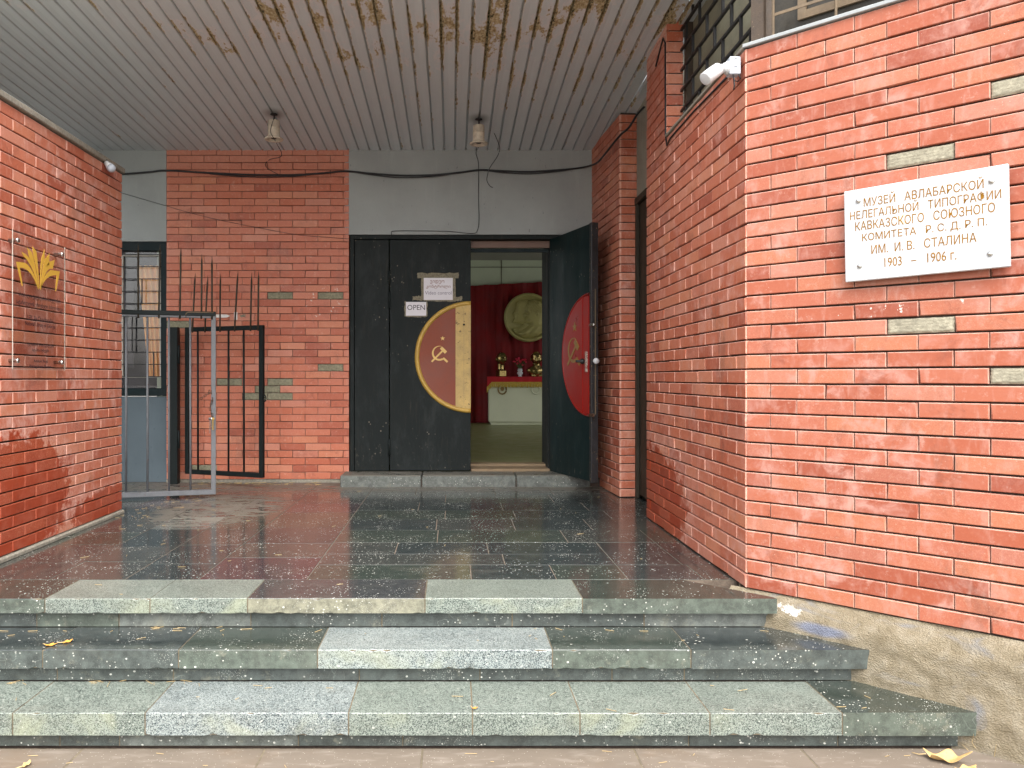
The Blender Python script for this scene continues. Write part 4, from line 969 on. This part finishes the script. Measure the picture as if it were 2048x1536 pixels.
def gx(pxx, A, B):      # local coordinate along a gate for a photo column
    k = (pxx-905)/1590; dx, dy = B[0]-A[0], B[1]-A[1]; t_ = (k*A[1]-A[0])/(dx-k*dy); return t_*math.hypot(dx, dy)
g1, L1 = gate('grey spiked gate leaf standing ajar beside the left brick wall, chain hanging from it', A, B, .035, 1.63, [gx(x, A, B) for x in (252, 295, 338, 381)], [(gx(277, A, B), .62, 0), (gx(318, A, B), .62, .01), (gx(360, A, B), .60, .008), (gx(403, A, B), .545, .003), (gx(424, A, B), .53, 0)], M['steel_grey'], M['steel_grey'])
MB().box(.0, L1-.0, -.032, -.022, 1.62, 1.66, .003).build('flat_bar', M['steel_dark'], g1)
lt_ = MB().tube([(gx(372, A, B), -.03, 1.60), (gx(372, A, B), -.035, 1.635), (gx(376, A, B), -.035, 1.65), (L1-.02, -.035, 1.65)], .005, 6).build('latch_rod', M['iron2'], g1)
# chain
ch = thing('chain', 'rusty chain with keys hooked on the stile of the grey gate', 'chain', (B[0]-.03, B[1]-.035, .93))
for k in range(9):
    c = Vector((.012*math.sin(k), -.004*(k % 2), -.028*k+.0)) if k > 1 else Vector((-.02*k, 0, .01))
    q = [(c.x+(.007*math.cos(t*.785) if k % 2 else 0), c.y+(0 if k % 2 else .007*math.cos(t*.785)), c.z+.019*math.sin(t*.785)) for t in range(8)]
    MB().tube(q, .0028, 5, True).build('link', M['copper'], ch)
for k in range(5):
    c = Vector((-.02-.018*k, 0, -.012*k)); q = [(c.x+.015*math.cos(t*.785), c.y+(.006*math.sin(t*.785) if k % 2 else 0), c.z+(0 if k % 2 else .007*math.sin(t*.785))) for t in range(8)]
    MB().tube(q, .0028, 5, True).build('link', M['copper'], ch)
for k, (dx, m_) in enumerate(((-.008, M['steel']), (.02, M['ring']), (.004, M['steel']))):
    MB().box(dx-.004, dx+.004, -.02-.003*k, -.017-.003*k, -.36+.03*k, -.24, .001).lathe([(0, -.002), (.013, -.002), (.013, .002), (0, .002)], (dx, -.0185-.003*k, -.23), 12, Matrix.Rotation(R(90), 4, 'X')).build('key', m_, ch)
A = ((372-905)/200, 7.95, 0); B = ((527-905)/209, 7.61, 0)
g2, L2 = gate('black spiked gate leaf folded back against the orange brick panel', A, B, .125, 1.555, [gx(x, A, B) for x in (396, 457, 488)], [(gx(388, A, B)+.0, .55, .03), (gx(413, A, B), .52, .03), (gx(443, A, B), .53, .005), (gx(472, A, B), .545, .035), (gx(504, A, B), .52, .012), (gx(519, A, B), .535, .006)], M['steel_dark'], M['steel_dark'])
MB().tube([(L2+.014+.014*math.cos(t*.785), 0, .87+.03*math.sin(t*.785)) for t in range(8)], .006, 6, True).build('hasp_ring', M['steel_dark'], g2)
po = thing('gate_post', 'dark steel gate post fixed beside the brick panel at the window', 'post', (-2.80, 7.99, 0))
MB().box(-.035, .045, -.03, .05, 0, 1.575, .004).build('post', M['steel_dark'], po)
for z in (.45, 1.30): MB().bar((.062, -.035, z-.09), (.062, -.035, z+.09), .012, 10).build('hinge', M['steel_dark'], po)

# ------------------------------------------------------------------ wall mounted things
pq = thing('marble_plaque', 'white marble plaque with gilded Russian lettering screwed to the right brick wall', 'plaque', C0, R(-45))
a0, _ = fpx(1696, 388); a1, _ = fpx(2023, 330); cx = (a0+a1)/2; cz = 1.712; pwid = a1-a0; phei = .415
MB().box(-pwid/2, pwid/2, -.045, -.022, -phei/2, phei/2, .003).build('slab', M['marble'], pq, (cx, 0, cz), (0, R(-.9), 0))
lines = [('МУЗЕЙ   АВЛАБАРСКОЙ', .73, .145, .0), ('НЕЛЕГАЛЬНОЙ   ТИПОГРАФИИ', .92, .092, .0), ('КАВКАЗСКОГО   СОЮЗНОГО', .85, .040, .0), ('КОМИТЕТА   Р. С. Д. Р. П.', .76, -.017, 0), ('ИМ.  И. В.   СТАЛИНА', .64, -.073, 0), ('1903   –   1906 г.', .44, -.137, -.01)]
for b_, w_, z, dx in lines:
    o = text(b_, w_*pwid, .040 if 'Й' not in b_ else .049, 'lettering', M['gold_letter'], pq, (0, z+(.003 if 'Й' in b_ else 0)), .0008, 0, y=-.0452)
    for o_ in o: o_.location = (cx+dx, 0, cz); o_.rotation_euler = (0, R(-.9), 0)
for x, z in ((-.255, .150), (.255, .150), (-.25, -.145), (.25, -.145)):
    MB().lathe([(.011, 0), (.011, .003), (.006, .007), (0, .008)], (cx+x*pwid/.63, -.045, cz+z), 14, Matrix.Rotation(R(90), 4, 'X')).build('screw_cap', M['steel'], pq)
# acrylic sign
sg = thing('acrylic_sign', 'clear acrylic library sign with golden book logo held by steel standoffs', 'sign', (-2.6, 0, 0), R(90))
ya, yb_ = 4.615, 5.235; za, zb_ = 1.115, 1.925; W_ = yb_-ya
MB().box(ya, yb_, -.049, -.044, za, zb_).build('acrylic_sheet', M['acrylic'], sg)
MB().box(ya-.0015, ya, -.049, -.044, za, zb_).box(yb_, yb_+.0015, -.049, -.044, za, zb_).box(ya, yb_, -.049, -.044, za-.0015, za).build('sheet_edge', M['acrylic_edge'], sg)
for y, z in ((ya+.045, zb_-.055), (yb_-.045, zb_-.055), (ya+.045, za+.05), (yb_-.045, za+.05)):
    MB().lathe([(.011, 0), (.011, .045), (.015, .046), (.015, .056), (.011, .06), (0, .061)], (y, -.0, z), 16, Matrix.Rotation(R(90), 4, 'X')).build('standoff', M['steel'], sg)
# logo: leaves as traced outlines in sign units; zoom pixel -> (u, z)
def su(zx, zy):     # photo (full size) -> sign plane
    X = -2.553; sc_ = (905-zx)/2.553; return (1590/sc_, EYE+(757-zy)/sc_)
zm = lambda L_: [su(x/4.8, 440+y/4.8) for x, y in L_]
def bez(p0, p1, p2, n=8): return [tuple((1-t)**2*a+2*(1-t)*t*b+t*t*c for a, b, c in zip(p0, p1, p2)) for t in [k/n for k in range(n+1)]]
leaves = [bez((362, 668), (330, 470), (235, 360))+bez((228, 355), (208, 330), (203, 305))[:-1][::1]+[(203, 305)]+bez((245, 330), (340, 430), (366, 668)),
          bez((366, 660), (345, 480), (280, 380))+[(255, 262)]+bez((300, 310), (345, 470), (369, 660)),
          bez((371, 655), (352, 470), (318, 360))+[(305, 250)]+bez((345, 300), (362, 440), (374, 655)),
          bez((380, 655), (380, 470), (392, 370))+[(422, 282)]+bez((424, 380), (388, 440), (383, 655)),
          bez((384, 660), (395, 480), (425, 380))+[(471, 320)]+bez((466, 430), (410, 440), (387, 660)),
          bez((386, 668), (405, 470), (470, 400))+[(521, 384)]+bez((500, 470), (430, 440), (390, 668)),
          bez((362, 668), (300, 460), (185, 455))+[(214, 632), (203, 630), (150, 400)]+bez((230, 410), (310, 440), (368, 668)),
          bez((384, 672), (430, 520), (540, 530))+[(526, 684), (534, 684), (570, 492)]+bez((480, 480), (420, 520), (382, 660))]
for L_ in leaves:
    P = zm(L_); fixnormals(MB().prism(P, -.0505, -.0492).build('logo_leaf', M['logo'], sg))
cu_ = (ya+yb_)/2
for body, w_, h_, z in (('სსიპ ილია ჭავჭავაძის სახელობის', .50, .034, 1.555), ('საქართველოს ეროვნული ბიბლიოთეკა', .56, .034, 1.508), ('LEPL Ilia Chavchavadze', .31, .030, 1.428), ('National Library of Georgia', .36, .032, 1.388),
                        ('ავლაბრის არალეგალური', .32, .026, 1.265), ('სტამბა-მუზეუმი', .20, .024, 1.232), ('Avlabari Illegal', .17, .024, 1.165), ('Printing House Museum', .26, .024, 1.132)):
    text(body, w_, h_, 'lettering', M['ink_plum'], sg, (cu_+.0, z), .0006, 0, y=-.0492)
# bulb on the wall end
bb = thing('light_bulb', 'white bulb in a black socket at the top end of the left wall', 'light bulb', (-2.565, 5.93, 2.65))
bb.rotation_euler = (R(0), R(138), 0)
MB().lathe([(.012, -.11), (.020, -.10), (.020, -.035), (.016, -.03)], (0, 0, 0), 16).build('socket', M['black'], bb)
MB().lathe([(.017, -.035), (.022, -.01), (.030, .012)], (0, 0, 0), 20).build('collar', M['marble'], bb)
MB().lathe([(.030, .012), (.032, .03), (.028, .045), (.016, .056), (0, .060)], (0, 0, 0), 20).build('bulb_glass', M['grey_plastic'], bb)
# security camera
cc = thing('security_camera', 'white bullet camera on a junction box at the right wall corner', 'camera', (1.435, 4.06, 2.655), R(-70))
MB().box(-.028, .028, -.028, .028, -.05, .04, .004).build('junction_box', M['grey_plastic'], cc)
for z in (.018, -.022): MB().lathe([(.014, 0), (.014, .002), (.012, .002), (.012, .001), (0, .001)], (.0, -.028, z), 16, Matrix.Rotation(R(90), 4, 'X')).build('knockout', M['grey_plastic'], cc)
cc.rotation_euler = (0, 0, 0)
MB().lathe([(.034, 0), (.034, .010), (.026, .014), (.026, .024), (.020, .026), (.020, .038), (.012, .040)], (-.028, 0, -.01), 20, Matrix.Rotation(R(-90), 4, 'Y')).build('mount_base', M['white_plastic'], cc)
MB().tube([(-.06, 0, -.01), (-.075, -.005, -.012), (-.095, -.012, -.022)], .011, 10).build('arm', M['white_plastic'], cc)
dirv = Vector((-.74, -.28, -.60)).normalized(); q = dirv.to_track_quat('Z', 'Y').to_matrix().to_4x4()
MB().lathe([(0, -.05), (.024, -.048), (.032, -.04), (.034, .0), (.034, .062), (.030, .064)], (-.115, -.035, -.048), 24, q).build('housing', M['white_plastic'], cc)
MB().lathe([(.030, .056), (0, .058)], (-.115, -.035, -.048), 24, q).lathe([(.013, .058), (.009, .063), (0, .063)], (-.115, -.035, -.048), 16, q).build('lens', M['black'], cc)
MB().tube([(-.01, -.02, -.05), (-.005, -.03, -.085), (.012, -.03, -.09), (.025, -.03, -.075), (.02, -.02, -.05)], .003, 6).tube([(.0, -.0, -.05), (.005, 0, -.10), (.0, .0, -.12)], .004, 6).build('lead', M['cable'], cc)
# ceiling lamps
def lamp(x, Y, label):
    z = CEIL(Y); l = thing('ceiling_lamp', label, 'lamp', (x, Y, z), 0, 'can shaped lamps hanging from the canopy')
    MB().tube([(0, 0, .0), (.004, 0, -.03), (0, 0, -.06)], .008, 6).lathe([(.03, .0), (.034, -.008), (.015, -.015)], (0, 0, .0), 16).build('fixing', M['black'], l)
    MB().lathe([(0, -.055), (.040, -.057), (.052, -.065), (.052, -.125), (.054, -.127), (.054, -.133), (.052, -.135), (.054, -.20), (.056, -.215), (.082, -.220), (.085, -.228), (.080, -.234), (.058, -.232), (.050, -.20), (0, -.195)], (0, 0, 0), 32).build('shade', M['lamp_white'], l)
    MB().lathe([(0, -.22), (.022, -.222), (.03, -.205), (.02, -.196)], (0, 0, 0), 16).build('bulb', M['black'], l)
    return l
lamp(-1.60, 7.12, 'hanging can lamp under the canopy, left of the door')
lamp(.238, 7.24, 'hanging can lamp under the canopy, directly above the door')
# cables
def cable(pts, r, label, smooth=3, m='cable'):
    P = [Vector(p) for p in pts]; out = []
    for i in range(len(P)-1):
        p0, p1, p2, p3 = P[max(i-1, 0)], P[i], P[i+1], P[min(i+2, len(P)-1)]
        for k in range(smooth*2):
            t_ = k/(smooth*2); out.append(.5*((2*p1)+(-p0+p2)*t_+(2*p0-5*p1+4*p2-p3)*t_*t_+(-p0+3*p1-3*p2+p3)*t_**3))
    out.append(P[-1]); o = MB().tube(out, r, 6).build('cable', M[m]); tag(o, label, 'cable'); return o
def PX(l, Y): return [tuple(px(x, y, Y)) for x, y in l]
def SXp(x, y, X): s_ = (x-905)/X; return (X, 1590/s_, EYE+(757-y)/s_)
main = PX([(150, 346), (240, 348), (300, 344), (333, 341), (420, 346), (500, 349.5), (580, 350), (640, 347), (690, 342.5), (740, 347), (800, 351), (870, 350), (920, 345), (960, 340), (1000, 342), (1060, 343.5), (1120, 340), (1165, 335)], YB-.02)
cable(main+[SXp(1193, 326, 1.40), SXp(1212, 305, 1.41), SXp(1228, 285, 1.43), SXp(1243, 268, 1.46), SXp(1255, 258, 1.475), SXp(1264, 246, 1.50)]+[SXp(1275, 228, 1.56), SXp(1288, 214, 1.60)], .010, 'thick black cable strung along the back wall above the door and over the pier')
cable([(p[0], p[1]-.012, p[2]-.012-.012*math.sin(i*1.3)) for i, p in enumerate(main[4:])], .0055, 'thinner black cable running with the thick cable on the back wall')
cable(PX([(957, 294), (952, 306), (957, 330), (957, 400), (958, 440), (955, 460), (945, 467), (900, 463), (860, 462), (790, 462), (783, 468), (779, 476)], YB-.006), .0035, 'thin wire dropping from the lamp to the door frame top')
cable([tuple(px(958, 285, 7.26)), tuple(px(956, 292, 7.7)), tuple(px(957, 296, YB-.006))], .004, 'short wire joining the lamp above the door to the wall')
cable(PX([(970, 241)], 7.3)+PX([(980, 250), (998, 290), (996, 310), (980, 335)], 7.6)+PX([(975, 350), (974, 362), (980, 372), (986, 375)], 8.0), .0035, 'loose curled wire hanging right of the lamp above the door')
cable(PX([(548, 236), (541, 262), (548, 277)], 7.0)+PX([(556, 292), (563, 306), (560, 314)], 7.6)+PX([(540, 319), (531, 328), (537, 338), (559, 350)], 8.08), .0035, 'loose curled wire hanging from the left lamp to the cable')
cable(PX([(240, 385), (330, 411), (360, 420), (430, 438), (520, 456), (600, 470), (690, 477), (703, 478)], YB-.01), .0022, 'fine sagging wire crossing the orange brick panel')
# stickers and paint remains on the brick panel
stk = MB(); x_, z_ = pw(612, 632, YB-.004)
ar = MB().prism([(-.075, -.016), (.035, -.016), (.07, 0), (.035, .016), (-.075, .016)], -.002, 0).build('arrow_sticker', M['glue'], None, (pw(596, 632)[0]-.17, YB-.004, z_)); tag(ar, 'white arrow shaped sticker on the orange brick panel left of the black door', 'sticker')
a2 = MB().prism([(-.016, -.04), (.018, -.04), (.018, .04), (-.016, .04)], -.002, 0).build('paper_scrap', M['glue'], None, (pw(473, 632)[0], YB-.004, z_)); tag(a2, 'upright scrap of white paper beside the arrow sticker', 'paper scrap')
a2.location.x = pw(472.5, 632)[0]; ar.location.x = pw(448, 633)[0]
a3 = MB().prism(ragged(-.03, .02, -.012, .012, .008, 4), -.001, 0).build('paper_scrap', M['tape'], None, (pw(488, 633)[0], YB-.004, z_)); tag(a3, 'torn yellowish paper scrap right of the arrow sticker', 'paper scrap')
# ------------------------------------------------------------------ leaves and litter
def leaf(loc, size, m, label, curl=1.0, rz=0):
    n = 14; v = []; f = []; random.seed(int(size*1e4)+3)
    out_ = [(math.cos(a), math.sin(a)) for a in [2*math.pi*k/n for k in range(n)]]
    v.append((0, 0, .004))
    for ring_ in (.5, 1):
        for k, (cx_, sy) in enumerate(out_):
            lob = 1+(.28 if k % 3 == 0 else -.18)*(ring_ > .6)+random.uniform(-.06, .06)
            x, y = cx_*size*ring_*lob, sy*size*.55*ring_*lob
            z = curl*size*(.45*(x/size)**2*(1 if x > 0 else .5)+.9*(y/size)**2+.22*math.sin(k*2.1)*ring_+.1*math.sin(k*4.3)*ring_)
            v.append((x, y, max(.002, z+.002)))
    for k in range(n):
        k2 = (k+1) % n; f.append((0, 1+k, 1+k2)); f.append((1+k, 1+n+k, 1+n+k2, 1+k2))
    mb = MB().add(v, f, True); t_ = thing('fallen_leaf', label, 'leaf', loc, rz)
    lo = mb.build('blade', m, t_); sub = lo.modifiers.new('s', 'SUBSURF'); sub.levels = 2; sub.render_levels = 2; so_ = lo.modifiers.new('t', 'SOLIDIFY'); so_.thickness = .0012
    MB().tube([(-size*.9, 0, size*.3*curl*.5+.004), (-size*1.2, .01, .006), (-size*1.5, .02, .004)], .0018, 5).build('stalk', M['straw'], t_)
    return t_
q = px(1885, 1512, 3.18); leaf((q.x, 3.155, ZG+.002), .078, M['leaf'], 'large curled dry yellow leaf on the paving below the right end of the steps', 1.1, R(-25))
q = px(1915, 1533, 3.10); leaf((q.x+.02, 3.08, ZG+.002), .04, M['leaf'], 'smaller dry leaf at the bottom edge beside the large curled leaf', .7, R(10))
leaf(((90-905)/448, 3.60, Z2+.002), .026, M['leaf_orange'], 'small orange leaf lying on the middle step at the left', .5, R(10))
leaf(((118-905)/446, 3.64, Z2+.002), .024, M['leaf_orange'], 'crumpled orange leaf further back on the middle step at the left', .7, R(50))
leaf(((48-905)/512, 3.12, ZG+.002), .022, M['leaf'], 'small pale leaf on the paving at the far left', 1, R(80))
leaf(((950-905)/490, 3.28, Z3+.002), .012, M['leaf_orange'], 'tiny orange leaf on the edge of the lowest step', 1, R(0))
random.seed(11)
lt = MB()
def bits(n, x0, x1, y0, y1, z, lmin=.01, lmax=.05, r=.0007):
    for _ in range(n):
        x = random.uniform(x0, x1); y = random.uniform(y0, y1); a = random.gauss(0, .7); l = random.uniform(lmin, lmax)
        lt.bar((x, y, z+r), (x+l*math.cos(a), y+l*math.sin(a), z+r+random.uniform(0, .003)), r, 4)
bits(30, -2.2, 1.4, 3.84, 7.9, .0015); bits(16, -2.2, 1.5, 3.56, 3.85, Z2+.002); bits(14, -2.2, -1.0, 3.8, 3.87, Z2+.002, .02, .06); bits(16, -2.2, 1.9, 3.26, 3.56, Z3+.002); bits(22, -2.2, -1.1, 3.55, 3.60, Z3+.002, .02, .07); bits(45, -2.2, 2.1, 2.8, 3.25, ZG+.002); bits(60, -2.6, -2.2, 5.5, 7.9, .002); bits(70, -2.6, -1.3, 7.9, 8.08, .002, .02, .08, .0012)
for _ in range(46):
    x = 2.15+random.gauss(0, .035); y = 3.30+random.gauss(0, .03); lt.bar((x, y, ZG), (x+random.uniform(-.05, .06), y-random.uniform(0, .06), ZG+random.uniform(.02, .13)), .0009, 4, .0003)
lt.build('straw_litter', M['straw'], kind='stuff')
bpy.context.view_layer.update()
